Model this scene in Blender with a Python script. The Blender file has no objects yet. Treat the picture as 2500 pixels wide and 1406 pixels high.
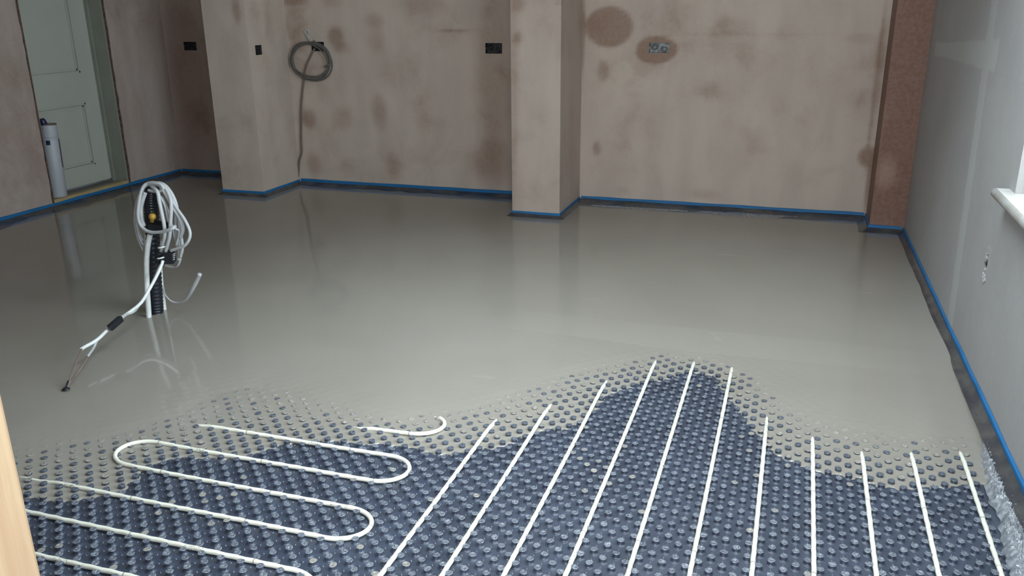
import bpy, bmesh, math, random
import numpy as np
from mathutils import Vector, Matrix, noise as mn

random.seed(7)
rng = np.random.default_rng(7)
SC = bpy.context.scene
COL = SC.collection

# ------------------------------------------------------------------ camera, light, exposure
CAM_H = 1.3
FPX = 2079.0
AX_X = Vector((0.94989696, 0.09102376, -0.2990158))
AX_Y = Vector((0.31242387, -0.30506763, 0.89962496))
AX_Z = Vector((-0.0093328, -0.94797068, -0.31822081))
RC = Matrix((AX_X, AX_Y, AX_Z))           # camera (right, down, forward) -> room (x, y, z)
CAM_POS = Vector((0, 0, CAM_H))
cam_data = bpy.data.cameras.new('camera')
cam = bpy.data.objects.new('camera', cam_data)
COL.objects.link(cam)
cam_data.sensor_width = 36.0
cam_data.lens = FPX / 2500.0 * 36.0
cam_data.clip_start = 0.05
right = RC @ Vector((1, 0, 0)); up = RC @ Vector((0, -1, 0)); back = RC @ Vector((0, 0, -1))
M4 = Matrix.Identity(4)
for i in range(3):
    M4[i][0] = right[i]; M4[i][1] = up[i]; M4[i][2] = back[i]; M4[i][3] = CAM_POS[i]
cam.matrix_world = M4
SC.camera = cam

SC.view_settings.view_transform = 'Standard'
SC.view_settings.look = 'None'
SC.view_settings.gamma = 1.0
SC.view_settings.use_curve_mapping = False
SC.view_settings.exposure = 0.0

world = bpy.data.worlds.new('overcast_sky'); SC.world = world
world.use_nodes = True
wn = world.node_tree.nodes; wl = world.node_tree.links
wn['Background'].inputs['Color'].default_value = (0.72, 0.85, 1.0, 1)
wn['Background'].inputs['Strength'].default_value = 2.2

def area(name, loc, target, sx, sy, power, color):
    l = bpy.data.lights.new(name, 'AREA'); l.shape = 'RECTANGLE'; l.size = sx; l.size_y = sy
    l.energy = power; l.color = color
    o = bpy.data.objects.new(name, l); COL.objects.link(o)
    o.location = loc
    o.rotation_euler = (Vector(target) - Vector(loc)).to_track_quat('-Z', 'Y').to_euler()
    return o
WIN_Y0, WIN_Y1, WIN_Z0, WIN_Z1 = 1.15, 2.945, 0.72, 1.95
RL = (-0.95, 0.35, 1.75, 3.15)     # rooflight opening in the ceiling: x0, x1, y0, y1
area('rooflight_daylight', (-0.30, 2.45, 2.78), (-0.30, 2.45, 0), 1.25, 1.35, 76, (0.88, 0.95, 0.97))
area('window_daylight', (0.93, 2.0, 1.42), (-1.0, 2.05, 0.85), 1.72, 1.20, 98, (0.88, 0.95, 0.96))
area('opening_daylight', (-0.15, -0.75, 1.75), (-1.8, 4.5, 0.9), 1.7, 1.2, 88, (0.94, 0.97, 0.95))

# ------------------------------------------------------------------ places on the room's planes
def ray(px, py):
    return RC @ Vector((px - 1250.0, py - 703.0, FPX))
def at_z(px, py, z=0.0):
    w = ray(px, py); t = (z - CAM_H) / w.z
    return CAM_POS + w * t
def at_y(px, py, y):
    w = ray(px, py); return CAM_POS + w * (y / w.y)
def at_x(px, py, x):
    w = ray(px, py); return CAM_POS + w * (x / w.x)

ZS = 0.034            # finished screed level
NUB = 0.0125          # stud height
Y_BACK, Y_ALC, X_LEFT = 5.455, 5.56, -4.61
P1 = (-3.80, -3.467, 4.985)     # left nib: x0, x1, y
P2 = (-1.635, -1.33, 4.94)      # middle nib
BX = (0.455, 5.16)              # boxing in the right corner: x0, y
CEIL = 2.45
Y_NEAR = 0.70
def xr(y):                      # face of the right wall
    return 0.638 + (5.167 - y) * 0.0115

# ------------------------------------------------------------------ helpers
def tag(o, label=None, cat=None, group=None, kind=None):
    if label: o['label'] = label
    if cat: o['category'] = cat
    if group: o['group'] = group
    if kind: o['kind'] = kind
    return o
def link_mesh(name, me, mat, parent=None, smooth=False):
    o = bpy.data.objects.new(name, me); COL.objects.link(o)
    if mat:
        if not me.materials: me.materials.append(mat)
    if parent: o.parent = parent
    if smooth:
        me.polygons.foreach_set('use_smooth', [True] * len(me.polygons))
    return o
def pydata(name, verts, faces, mat, parent=None, smooth=False):
    me = bpy.data.meshes.new(name)
    me.from_pydata([tuple(v) for v in verts], [], faces)
    me.update()
    return link_mesh(name, me, mat, parent, smooth)
def empty(name, loc=(0, 0, 0)):
    o = bpy.data.objects.new(name, None); COL.objects.link(o); o.location = loc
    o.empty_display_size = 0.05
    return o
def offset_parent(root):
    """children are built in room coordinates; keep them there under an Empty at the thing's base"""
    inv = Matrix.Translation(root.location).inverted()
    for c in root.children:
        c.matrix_parent_inverse = inv
def box_bm(bm, x0, x1, y0, y1, z0, z1, bevel=0.0, M=None):
    vs = [bm.verts.new((x, y, z)) for x in (x0, x1) for y in (y0, y1) for z in (z0, z1)]
    idx = [(0, 1, 3, 2), (4, 6, 7, 5), (0, 4, 5, 1), (2, 3, 7, 6), (0, 2, 6, 4), (1, 5, 7, 3)]
    fs = [bm.faces.new([vs[i] for i in f]) for f in idx]
    if bevel > 0:
        es = list({e for f in fs for e in f.edges})
        r = bmesh.ops.bevel(bm, geom=es, offset=bevel, segments=2, affect='EDGES', profile=0.6)
        vs = list({v for f in r['faces'] for v in f.verts} | {v for v in vs if v.is_valid})
    if M is not None:
        for v in vs: v.co = M @ v.co
    return vs
def bm_obj(name, bm, mat, parent=None, smooth=False):
    bmesh.ops.recalc_face_normals(bm, faces=bm.faces)
    me = bpy.data.meshes.new(name); bm.to_mesh(me); bm.free()
    return link_mesh(name, me, mat, parent, smooth)
def box(name, x0, x1, y0, y1, z0, z1, mat, parent=None, bevel=0.0, M=None):
    bm = bmesh.new(); box_bm(bm, x0, x1, y0, y1, z0, z1, bevel, M)
    return bm_obj(name, bm, mat, parent)
def catmull(pts, n=8, closed=False):
    P = [Vector(p) for p in pts]
    out = []
    m = len(P)
    for i in range(m if closed else m - 1):
        p0 = P[(i - 1) % m] if (closed or i > 0) else P[0] * 2 - P[1]
        p1 = P[i]; p2 = P[(i + 1) % m]
        p3 = P[(i + 2) % m] if (closed or i + 2 < m) else p2 * 2 - p1
        for k in range(n):
            t = k / n
            out.append(0.5 * ((2 * p1) + (-p0 + p2) * t + (2 * p0 - 5 * p1 + 4 * p2 - p3) * t * t + (-p0 + 3 * p1 - 3 * p2 + p3) * t ** 3))
    if not closed: out.append(P[-1].copy())
    return out
def tube(name, pts, r, mat, parent=None, seg=10, closed=False, bm=None, radii=None, flat=1.0):
    """swept round tube with arc length kept as attribute 'run'"""
    own = bm is None
    if own: bm = bmesh.new()
    lay = bm.verts.layers.float.get('run') or bm.verts.layers.float.new('run')
    P = [Vector(p) for p in pts]; n = len(P)
    rings = []; d = 0.0
    prev_n = None
    for i in range(n):
        if closed: t = P[(i + 1) % n] - P[(i - 1) % n]
        else: t = P[min(i + 1, n - 1)] - P[max(i - 1, 0)]
        t.normalize()
        if prev_n is None:
            a = Vector((0, 0, 1)) if abs(t.z) < 0.9 else Vector((1, 0, 0))
            nn = (a - t * a.dot(t)).normalized()
        else:
            nn = (prev_n - t * prev_n.dot(t)).normalized()
        prev_n = nn; b = t.cross(nn)
        if i > 0: d += (P[i] - P[i - 1]).length
        rr = radii[i] if radii else r
        ring = []
        for k in range(seg):
            a = 2 * math.pi * k / seg
            v = bm.verts.new(P[i] + nn * (math.cos(a) * rr * flat) + b * (math.sin(a) * rr))
            v[lay] = d
            ring.append(v)
        rings.append(ring)
    m = n if closed else n - 1
    for i in range(m):
        A = rings[i]; B = rings[(i + 1) % n]
        for k in range(seg):
            bm.faces.new((A[k], A[(k + 1) % seg], B[(k + 1) % seg], B[k]))
    if not closed:
        bm.faces.new(rings[0][::-1]); bm.faces.new(rings[-1])
    if own:
        return bm_obj(name, bm, mat, parent, True)
def lathe_bm(bm, prof, seg=16, M=None):
    rings = []
    for r, z in prof:
        if r < 1e-6:
            v = bm.verts.new((0, 0, z)); rings.append([v])
        else:
            rings.append([bm.verts.new((r * math.cos(2 * math.pi * k / seg), r * math.sin(2 * math.pi * k / seg), z)) for k in range(seg)])
    for A, B in zip(rings, rings[1:]):
        for k in range(seg):
            a = A[k % len(A)]; a2 = A[(k + 1) % len(A)]; b = B[k % len(B)]; b2 = B[(k + 1) % len(B)]
            vs = [a, a2, b2, b]; u = []
            for v in vs:
                if v not in u: u.append(v)
            if len(u) > 2: bm.faces.new(u)
    if M is not None:
        for rg in rings:
            for v in rg: v.co = M @ v.co

# ------------------------------------------------------------------ materials
class Mat:
    def __init__(s, name, base=(0.5, 0.5, 0.5), rough=0.6, metal=0.0, spec=0.5):
        s.m = bpy.data.materials.new(name); s.m.use_nodes = True
        s.nt = s.m.node_tree; s.N = s.nt.nodes; s.L = s.nt.links
        s.b = s.N['Principled BSDF']
        s.b.inputs['Base Color'].default_value = (*base, 1)
        s.b.inputs['Roughness'].default_value = rough
        s.b.inputs['Metallic'].default_value = metal
        s.b.inputs['Specular IOR Level'].default_value = spec
        s._c = None
    def new(s, t, **kw):
        n = s.N.new(t)
        for k, v in kw.items(): setattr(n, k, v)
        return n
    def coord(s, scale=(1, 1, 1)):
        tc = s.new('ShaderNodeTexCoord'); mp = s.new('ShaderNodeMapping')
        s.L.new(tc.outputs['Object'], mp.inputs['Vector']); mp.inputs['Scale'].default_value = scale
        return mp.outputs['Vector']
    def noise(s, scale, detail=4, rough=0.55, dist=0.0, vec=None):
        n = s.new('ShaderNodeTexNoise')
        n.inputs['Scale'].default_value = scale; n.inputs['Detail'].default_value = detail
        n.inputs['Roughness'].default_value = rough; n.inputs['Distortion'].default_value = dist
        s.L.new(vec or s.coord(), n.inputs['Vector'])
        return n.outputs['Fac']
    def math(s, op, a, b=None, c=None, clamp=False):
        n = s.new('ShaderNodeMath', operation=op); n.use_clamp = clamp
        for i, x in enumerate((a, b, c)):
            if x is None: continue
            if isinstance(x, (int, float)): n.inputs[i].default_value = x
            else: s.L.new(x, n.inputs[i])
        return n.outputs[0]
    def ramp(s, fac, lo, hi, a=0.0, b=1.0):
        n = s.new('ShaderNodeMapRange', interpolation_type='SMOOTHSTEP')
        n.inputs['From Min'].default_value = lo; n.inputs['From Max'].default_value = hi
        n.inputs['To Min'].default_value = a; n.inputs['To Max'].default_value = b
        s.L.new(fac, n.inputs['Value']); return n.outputs['Result']
    def mix(s, fac, a, b):
        n = s.new('ShaderNodeMix', data_type='RGBA')
        for sock, x in ((n.inputs['Factor'], fac), (n.inputs[6], a), (n.inputs[7], b)):
            if isinstance(x, (int, float)): sock.default_value = x
            elif isinstance(x, tuple): sock.default_value = (*x, 1)
            else: s.L.new(x, sock)
        return n.outputs[2]
    def attr(s, name):
        n = s.new('ShaderNodeAttribute'); n.attribute_name = name
        return n.outputs['Fac']
    def base(s, c): s.L.new(c, s.b.inputs['Base Color'])
    def roughness(s, c): s.L.new(c, s.b.inputs['Roughness'])
    def bump(s, h, strength=0.3, dist=0.01):
        n = s.new('ShaderNodeBump'); n.inputs['Strength'].default_value = strength; n.inputs['Distance'].default_value = dist
        s.L.new(h, n.inputs['Height']); s.L.new(n.outputs['Normal'], s.b.inputs['Normal'])

def plaster(name, dry, dry2, wet, wet_bias=0.0):
    M = Mat(name, rough=0.8, spec=0.3)
    big = M.noise(1.6, 3, 0.5, 0.6)
    mid = M.noise(5.5, 5, 0.6, 0.4)
    fine = M.noise(60, 3, 0.6)
    vert = M.noise(3.0, 3, 0.5, 0.3, M.coord((2.2, 2.2, 0.6)))
    c = M.mix(M.ramp(vert, 0.3, 0.7), dry, dry2)
    damp = M.attr('damp')  # drying damp together with the painted wall shade
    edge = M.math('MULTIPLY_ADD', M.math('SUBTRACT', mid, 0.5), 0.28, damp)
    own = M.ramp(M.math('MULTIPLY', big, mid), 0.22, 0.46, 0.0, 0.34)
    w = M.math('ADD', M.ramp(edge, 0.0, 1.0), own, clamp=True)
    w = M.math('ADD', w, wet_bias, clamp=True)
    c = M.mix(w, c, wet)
    c = M.mix(M.ramp(fine, 0.3, 0.75, 0.0, 0.10), c, (0.62, 0.56, 0.52))
    M.base(c)
    M.roughness(M.math('MULTIPLY_ADD', w, -0.25, 0.82))
    M.bump(M.math('ADD', M.math('MULTIPLY', mid, 0.5), M.math('MULTIPLY', fine, 0.15)), 0.12, 0.01)
    return M.m
m_plaster = plaster('skimmed_plaster', (0.55, 0.47, 0.40), (0.49, 0.41, 0.352), (0.265, 0.165, 0.118))
m_plaster_left = plaster('damp_pink_plaster', (0.46, 0.385, 0.34), (0.40, 0.32, 0.28), (0.22, 0.13, 0.10), 0.02)
m_plaster_wet = plaster('wet_brown_plaster', (0.42, 0.29, 0.22), (0.34, 0.21, 0.155), (0.205, 0.105, 0.075))

def mk_board():
    M = Mat('grey_plasterboard', rough=0.75, spec=0.3)
    n = M.noise(3, 3); f = M.noise(40, 3)
    c = M.mix(M.ramp(n, 0.3, 0.7), (0.37, 0.36, 0.355), (0.40, 0.39, 0.38))
    a = M.attr('filler')
    e = M.math('MULTIPLY_ADD', M.math('SUBTRACT', M.noise(22, 4, 0.65, 0.8), 0.5), 0.55, a)
    c = M.mix(M.ramp(e, 0.40, 0.62, 0, 0.85), c, (0.46, 0.47, 0.455))
    c = M.mix(M.ramp(M.attr('joint'), 0.3, 0.8, 0, 0.6), c, (0.20, 0.19, 0.19))
    c = M.mix(M.ramp(f, 0.35, 0.8, 0, 0.08), c, (0.6, 0.6, 0.6))
    M.base(c); M.bump(M.math('ADD', e, f), 0.1, 0.006)
    return M.m
m_board = mk_board()

def mk_screed():
    M = Mat('wet_liquid_screed', rough=0.1, spec=0.5)
    big = M.noise(0.8, 3, 0.5, 0.4)
    wisp = M.noise(2.2, 5, 0.6, 1.6, M.coord((1.0, 3.2, 1.0)))
    c = M.mix(M.ramp(big, 0.3, 0.7), (0.262, 0.245, 0.210), (0.295, 0.276, 0.240))
    c = M.mix(M.ramp(wisp, 0.66, 0.74, 0, 0.16), c, (0.50, 0.47, 0.42))
    M.base(c)
    M.roughness(M.ramp(M.noise(1.3, 4, 0.6, 0.8), 0.3, 0.7, 0.05, 0.11))
    M.b.inputs['IOR'].default_value = 1.45
    M.bump(M.noise(14, 2, 0.5), 0.03, 0.01)
    return M.m
m_screed = mk_screed()

LX0, LY0 = 0.012, 1.9645      # a stud row position
def mk_mat():
    M = Mat('navy_studded_plastic', rough=0.45, spec=0.9)
    M.b.inputs['Coat Weight'].default_value = 0.9; M.b.inputs['Coat Roughness'].default_value = 0.34
    n = M.noise(120, 3)
    c = M.mix(M.ramp(M.noise(6, 3), 0.3, 0.7), (0.015, 0.025, 0.050), (0.030, 0.045, 0.080))
    sp = M.attr('splash')
    c = M.mix(M.math('MULTIPLY', M.attr('top_sheen'), 0.9), c, M.mix(M.ramp(M.noise(240, 3, 0.6), 0.3, 0.68), (0.025, 0.036, 0.07), (0.30, 0.335, 0.38)))  # sky sheen on stud tops and pips, painted in as lighter colour
    c = M.mix(M.math('MULTIPLY', M.ramp(sp, 0.1, 0.9), M.ramp(M.noise(130, 3), 0.25, 0.55, 0.55, 1.0)), c, (0.31, 0.29, 0.25))
    c = M.mix(M.ramp(M.noise(55, 4, 0.7), 0.66, 0.74, 0, 0.25), c, (0.16, 0.16, 0.16))
    # pressed crease lines running sideways between the studs
    tc = M.new('ShaderNodeTexCoord'); sx = M.new('ShaderNodeSeparateXYZ'); M.L.new(tc.outputs['Object'], sx.inputs[0])
    yy = M.math('ADD', sx.outputs['Y'], M.math('MULTIPLY', M.math('SINE', M.math('MULTIPLY', sx.outputs['X'], 112.2)), 0.0022))
    fr = M.math('FRACT', M.math('DIVIDE', M.math('ADD', yy, 10.0 - LY0 % 0.028 + 0.014), 0.028))
    ln = M.math('LESS_THAN', M.math('ABSOLUTE', M.math('SUBTRACT', fr, 0.5)), 0.022)
    ln = M.math('MULTIPLY', ln, M.ramp(M.noise(3.5, 2), 0.42, 0.6))
    c = M.mix(M.math('MULTIPLY', ln, 0.75), c, (0.004, 0.006, 0.012))
    M.base(c)
    M.roughness(M.ramp(M.noise(30, 3), 0.3, 0.7, 0.40, 0.54))
    M.bump(M.math('ADD', M.math('MULTIPLY', n, 0.5), M.math('MULTIPLY', M.math('MULTIPLY', M.noise(330, 3, 0.6, 1.0), M.attr('top_sheen')), 1.6)), 0.6, 0.0025)
    return M.m
m_mat = mk_mat()

def mk_pipe(name, base, base2):
    M = Mat(name, rough=0.38, spec=0.5)
    run = M.attr('run')
    fr = M.math('FRACT', M.math('DIVIDE', run, 0.37))
    mark = M.math('LESS_THAN', fr, 0.010)
    fr2 = M.math('FRACT', M.math('DIVIDE', M.math('ADD', run, 0.13), 1.1))
    txt = M.math('MULTIPLY', M.math('LESS_THAN', fr2, 0.05), M.math('GREATER_THAN', M.noise(260, 2), 0.56))
    c = M.mix(M.noise(9, 3), base, base2)
    c = M.mix(M.ramp(M.noise(45, 4, 0.7), 0.64, 0.72, 0, 0.5), c, (0.42, 0.38, 0.31))
    c = M.mix(M.math('MULTIPLY', mark, 0.65), c, (0.10, 0.10, 0.10))
    c = M.mix(M.math('MULTIPLY', txt, 0.6), c, (0.10, 0.10, 0.10))
    M.base(c)
    return M.m
m_pipe = mk_pipe('white_pert_pipe', (0.82, 0.82, 0.72), (0.76, 0.75, 0.63))

def simple(name, base, rough=0.5, metal=0.0, nscale=20, namt=0.15, dark=None, bump=0.0, spec=0.5):
    M = Mat(name, base, rough, metal, spec)
    d = dark or tuple(x * 0.7 for x in base)
    M.base(M.mix(M.ramp(M.noise(nscale, 4), 0.35, 0.7, 0, namt * 3), base, d))
    if bump: M.bump(M.noise(nscale * 3, 3), bump, 0.004)
    return M.m
m_blue = simple('blue_edge_foam', (0.012, 0.16, 0.40), 0.55, nscale=8, dark=(0.010, 0.10, 0.26))
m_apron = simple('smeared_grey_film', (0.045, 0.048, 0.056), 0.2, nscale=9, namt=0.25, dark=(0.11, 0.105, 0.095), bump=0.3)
m_white_cable = simple('grey_white_cable', (0.50, 0.52, 0.53), 0.45, nscale=12, dark=(0.36, 0.37, 0.38))
m_white_pipe2 = simple('white_pipe_tail', (0.80, 0.83, 0.82), 0.35)
m_grey_cable = simple('dusty_grey_cable', (0.115, 0.115, 0.105), 0.6, dark=(0.17, 0.14, 0.12))
m_brown_cable = simple('plaster_smeared_cable', (0.18, 0.135, 0.11), 0.7)
m_black = simple('black_plastic', (0.012, 0.014, 0.020), 0.4)
m_duct = simple('black_corrugated_plastic', (0.012, 0.015, 0.024), 0.32)
m_galv = simple('galvanised_steel', (0.26, 0.27, 0.27), 0.5, 0.6, nscale=40, namt=0.3, dark=(0.10, 0.10, 0.10))
m_boxdark = simple('dark_back_box', (0.045, 0.045, 0.048), 0.6, 0.3, nscale=40)
m_brass = simple('yellow_cap_plastic', (0.42, 0.24, 0.03), 0.4)
m_door = simple('pale_painted_door', (0.48, 0.50, 0.44), 0.5, nscale=5, namt=0.08, dark=(0.40, 0.42, 0.37))
m_lining = simple('greenish_door_lining', (0.25, 0.27, 0.22), 0.6, nscale=7, dark=(0.20, 0.20, 0.16))
m_threshold = simple('bare_timber_threshold', (0.44, 0.34, 0.18), 0.7, nscale=10)
m_white_paint = simple('white_window_paint', (0.56, 0.56, 0.54), 0.5, nscale=12, namt=0.25, dark=(0.40, 0.36, 0.30))
m_ceil = simple('ceiling_board', (0.62, 0.62, 0.62), 0.9, nscale=3, namt=0.05)
m_slab = simple('concrete_slab', (0.22, 0.22, 0.21), 0.9, nscale=8)
m_can = simple('white_canister_plastic', (0.50, 0.53, 0.57), 0.45, nscale=9, dark=(0.40, 0.42, 0.47))
m_navy = simple('dark_blue_plastic', (0.020, 0.022, 0.085), 0.4)
m_brick = simple('exposed_rough_edge', (0.16, 0.09, 0.07), 0.9, nscale=60, namt=0.3, dark=(0.05, 0.03, 0.03), bump=0.6)
m_hole = simple('dark_cavity', (0.02, 0.022, 0.026), 0.9, nscale=50)

def mk_wood():
    M = Mat('pale_softwood', rough=0.55, spec=0.35)
    g = M.noise(9, 4, 0.6, 0.5, M.coord((6.0, 6.0, 0.35)))
    c = M.mix(M.ramp(g, 0.3, 0.7), (0.42, 0.30, 0.185), (0.36, 0.235, 0.14))
    M.base(c); M.bump(g, 0.1, 0.004)
    return M.m
m_wood = mk_wood()
def mk_glass():
    m = bpy.data.materials.new('window_glass'); m.use_nodes = True
    N = m.node_tree.nodes; L = m.node_tree.links
    N.remove(N['Principled BSDF'])
    t = N.new('ShaderNodeBsdfTransparent'); t.inputs['Color'].default_value = (0.95, 0.98, 1, 1)
    g = N.new('ShaderNodeBsdfGlossy'); g.inputs['Roughness'].default_value = 0.04
    f = N.new('ShaderNodeFresnel'); f.inputs['IOR'].default_value = 1.45
    x = N.new('ShaderNodeMixShader')
    L.new(f.outputs[0], x.inputs[0]); L.new(t.outputs[0], x.inputs[1]); L.new(g.outputs[0], x.inputs[2])
    L.new(x.outputs[0], N['Material Output'].inputs['Surface'])
    return m
m_glass = mk_glass()
def mk_film():
    M = Mat('crumpled_clear_film', (0.50, 0.54, 0.58), 0.12, 0.0, 0.9)
    M.b.inputs['Alpha'].default_value = 0.70
    n = M.noise(60, 3)
    M.base(M.mix(M.ramp(n, 0.4, 0.65), (0.26, 0.28, 0.31), (0.46, 0.49, 0.52)))
    return M.m
m_film = mk_film()

# ------------------------------------------------------------------ damp patches of the drying plaster, plus painted shade by the nib and in the alcove
# (px, py) of the patch's middle, half width and half height on the wall, strength, softness
def patch_list(items, plane):
    out = []
    for px, py, rx, ry, s, soft in items:
        c = plane(px, py); e = plane(px + rx, py); t = plane(px, py - ry)
        out.append((c, max((e - c).length, 0.01), max((t - c).length, 0.01), s, soft))
    return out
back_patches = patch_list([
    (1487, 66, 60, 52, 0.80, 0.34), (1602, 122, 52, 34, 0.85, 0.42), (1640, 66, 45, 26, 0.30, 0.8),
    (1471, 175, 16, 28, 0.55, 0.8), (1457, 362, 12, 19, 0.62, 0.7), (1421, 90, 9, 110, 0.70, 0.8), (1733, 222, 34, 24, 0.36, 0.8),
    (1775, 66, 40, 28, 0.34, 0.9), (1590, 300, 16, 60, 0.22, 0.9), (1718, 474, 40, 14, 0.36, 0.9), (1520, 466, 22, 12, 0.32, 0.9),
    (1820, 84, 260, 5, 0.20, 0.9), (2119, 383, 26, 26, 0.80, 0.6), (2128, 450, 14, 90, 0.75, 0.6), (2105, 95, 44, 15, 0.36, 0.9),
    (2095, 240, 45, 28, 0.34, 0.9), (1840, 380, 55, 50, 0.20, 0.9), (1950, 430, 60, 40, 0.16, 0.9), (2140, 200, 10, 200, 0.6, 0.6),
    (819, 92, 22, 28, 0.66, 0.8), (832, 117, 22, 18, 0.45, 0.9), (914, 52, 24, 22, 0.48, 0.9), (918, 103, 22, 32, 0.42, 0.9),
    (926, 275, 20, 46, 0.52, 0.9), (755, 290, 19, 26, 0.58, 0.8), (835, 290, 28, 32, 0.42, 0.9), (1034, 290, 24, 50, 0.32, 0.9),
    (767, 402, 22, 30, 0.52, 0.9), (847, 410, 22, 26, 0.36, 0.9), (962, 406, 22, 38, 0.42, 0.9), (1200, 400, 60, 50, 0.55, 0.9),
    (1110, 76, 48, 6, 0.5, 0.8), (960, 175, 45, 50, 0.30, 0.9), (715, 55, 30, 60, 0.40, 0.9), (751, 187, 18, 34, 0.36, 0.9),
    (715, 0, 40, 16, 0.62, 0.8), (807, 4, 26, 16, 0.36, 0.9), (1026, 8, 70, 34, 0.42, 0.9), (1206, 200, 45, 260, 0.50, 0.8),  # tall last entry paints the middle nib's cast shadow
    (745, 150, 50, 55, 0.24, 0.8)], lambda a, b: at_y(a, b, Y_BACK))
alc_patches = patch_list([(470, 200, 60, 260, 0.55, 0.8), (450, 60, 20, 60, 0.3, 0.9)], lambda a, b: at_y(a, b, Y_ALC))  # broad first entry paints the alcove's shade into the plaster
pier_patches = patch_list([(1258, 220, 10, 260, 0.42, 0.8), (1264, 92, 12, 18, 0.55, 0.8), (1266, 8, 22, 24, 0.5, 0.9),
    (1363, 4, 14, 8, 0.5, 0.9), (1295, 330, 20, 16, 0.22, 0.9), (1300, 480, 60, 20, 0.15, 0.9)], lambda a, b: at_y(a, b, P2[2]))
pier1_patches = patch_list([(578, 26, 12, 36, 0.50, 0.8), (560, 330, 20, 60, 0.22, 0.9), (612, 310, 8, 20, 0.3, 0.9)], lambda a, b: at_y(a, b, P1[2]))
box_patches = patch_list([(2200, 200, 300, 420, 1.0, 0.5), (2163, 425, 26, 46, -0.62, 0.8), (2150, 300, 14, 90, -0.25, 0.9)], lambda a, b: at_y(a, b, BX[1]))
left_patches = patch_list([(20, 170, 40, 60, 0.32, 0.9), (415, 90, 26, 90, 0.5, 0.8), (425, 230, 20, 90, 0.45, 0.8), (300, 60, 14, 160, 0.3, 0.9),
    (100, 300, 16, 60, 0.3, 0.9), (340, 300, 16, 80, 0.25, 0.9)], lambda a, b: at_x(a, b, X_LEFT))
def damp_shade_at(P, patches):
    """P: n x 3 array"""
    v = np.zeros(len(P))
    for c, rx, ry, s, soft in patches:
        dx = (P[:, 0] - c.x) / rx; dy = (P[:, 1] - c.y) / rx
        dz = (P[:, 2] - c.z) / ry
        d = np.sqrt(dx * dx + dy * dy + dz * dz)
        soft = soft * 1.5 if soft > 0.5 else soft
        m = np.clip((1.0 + soft * 0.5 - d) / max(soft, 0.01), 0, 1)
        m = m * m * (3 - 2 * m)
        v = np.where(s < 0, np.maximum(v + s * m, 0), np.maximum(v, v * 0.5 + s * m))
    return v

def ribbon_wall(name, plan, z0, z1, mat, step=0.03, holes=(), attrs=None, thick=0.0, side=None, wob=0.0):
    """vertical wall surface along a plan polyline, cut by rectangular holes (u0,u1,z0,z1) in run length; returned edges go back by thick"""
    us = [0.0]; pts = [Vector((*plan[0], 0))]
    segs = []
    acc = 0.0
    for a, b in zip(plan, plan[1:]):
        L = math.hypot(b[0] - a[0], b[1] - a[1]); segs.append((acc, acc + L, a, b)); acc += L
    U = set()
    for s0, s1, a, b in segs:
        n = max(1, int(round((s1 - s0) / step)))
        for k in range(n + 1): U.add(round(s0 + (s1 - s0) * k / n, 5))
    Z = set(round(z0 + (z1 - z0) * k / max(1, int((z1 - z0) / step)), 5) for k in range(max(1, int((z1 - z0) / step)) + 1))
    for h in holes:
        for u in h[:2]:
            if 0 < u < acc: U = {x for x in U if abs(x - u) > step * 0.35 or any(abs(x - s[0]) < 1e-4 for s in segs)}; U.add(round(u, 5))
        for z in h[2:4]:
            if z0 < z < z1: Z = {x for x in Z if abs(x - z) > step * 0.35 or x in (round(z0, 5), round(z1, 5))}; Z.add(round(z, 5))
    for h in holes:
        for u in h[:2]: U.add(round(u, 5))
        for z in h[2:4]: Z.add(round(min(max(z, z0), z1), 5))
    U = sorted(U); Z = sorted(Z)
    def pos(u):
        for s0, s1, a, b in segs:
            if u <= s1 + 1e-6:
                t = (u - s0) / (s1 - s0); t = min(max(t, 0), 1)
                return (a[0] + (b[0] - a[0]) * t, a[1] + (b[1] - a[1]) * t)
        return plan[-1]
    V = []
    for u in U:
        x, y = pos(u)
        for z in Z: V.append((x, y, z))
    nz = len(Z); F = []
    for i in range(len(U) - 1):
        uc = (U[i] + U[i + 1]) / 2
        for j in range(nz - 1):
            zc = (Z[j] + Z[j + 1]) / 2
            if any(h[0] < uc < h[1] and h[2] < zc < h[3] for h in holes): continue
            F.append((i * nz + j, (i + 1) * nz + j, (i + 1) * nz + j + 1, i * nz + j + 1))
    bm = bmesh.new()
    bv = [bm.verts.new(v) for v in V]
    for f in F: bm.faces.new([bv[k] for k in f])
    for v in [v for v in bm.verts if not v.link_faces]: bm.verts.remove(v)
    if thick:
        be = [e for e in bm.edges if e.is_boundary]
        r = bmesh.ops.extrude_edge_only(bm, edges=be)
        nv = [g for g in r['geom'] if isinstance(g, bmesh.types.BMVert)]
        for v in nv: v.co += Vector(side) * thick
    me = bpy.data.meshes.new(name); bm.to_mesh(me); bm.free()
    P = np.empty(len(me.vertices) * 3); me.vertices.foreach_get('co', P); P = P.reshape(-1, 3)
    for an, fn in (attrs or {}).items():
        a = me.attributes.new(an, 'FLOAT', 'POINT'); a.data.foreach_set('value', np.asarray(fn(P), dtype=np.float32))
    o = link_mesh(name, me, mat); o['kind'] = 'structure'
    return o

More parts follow.
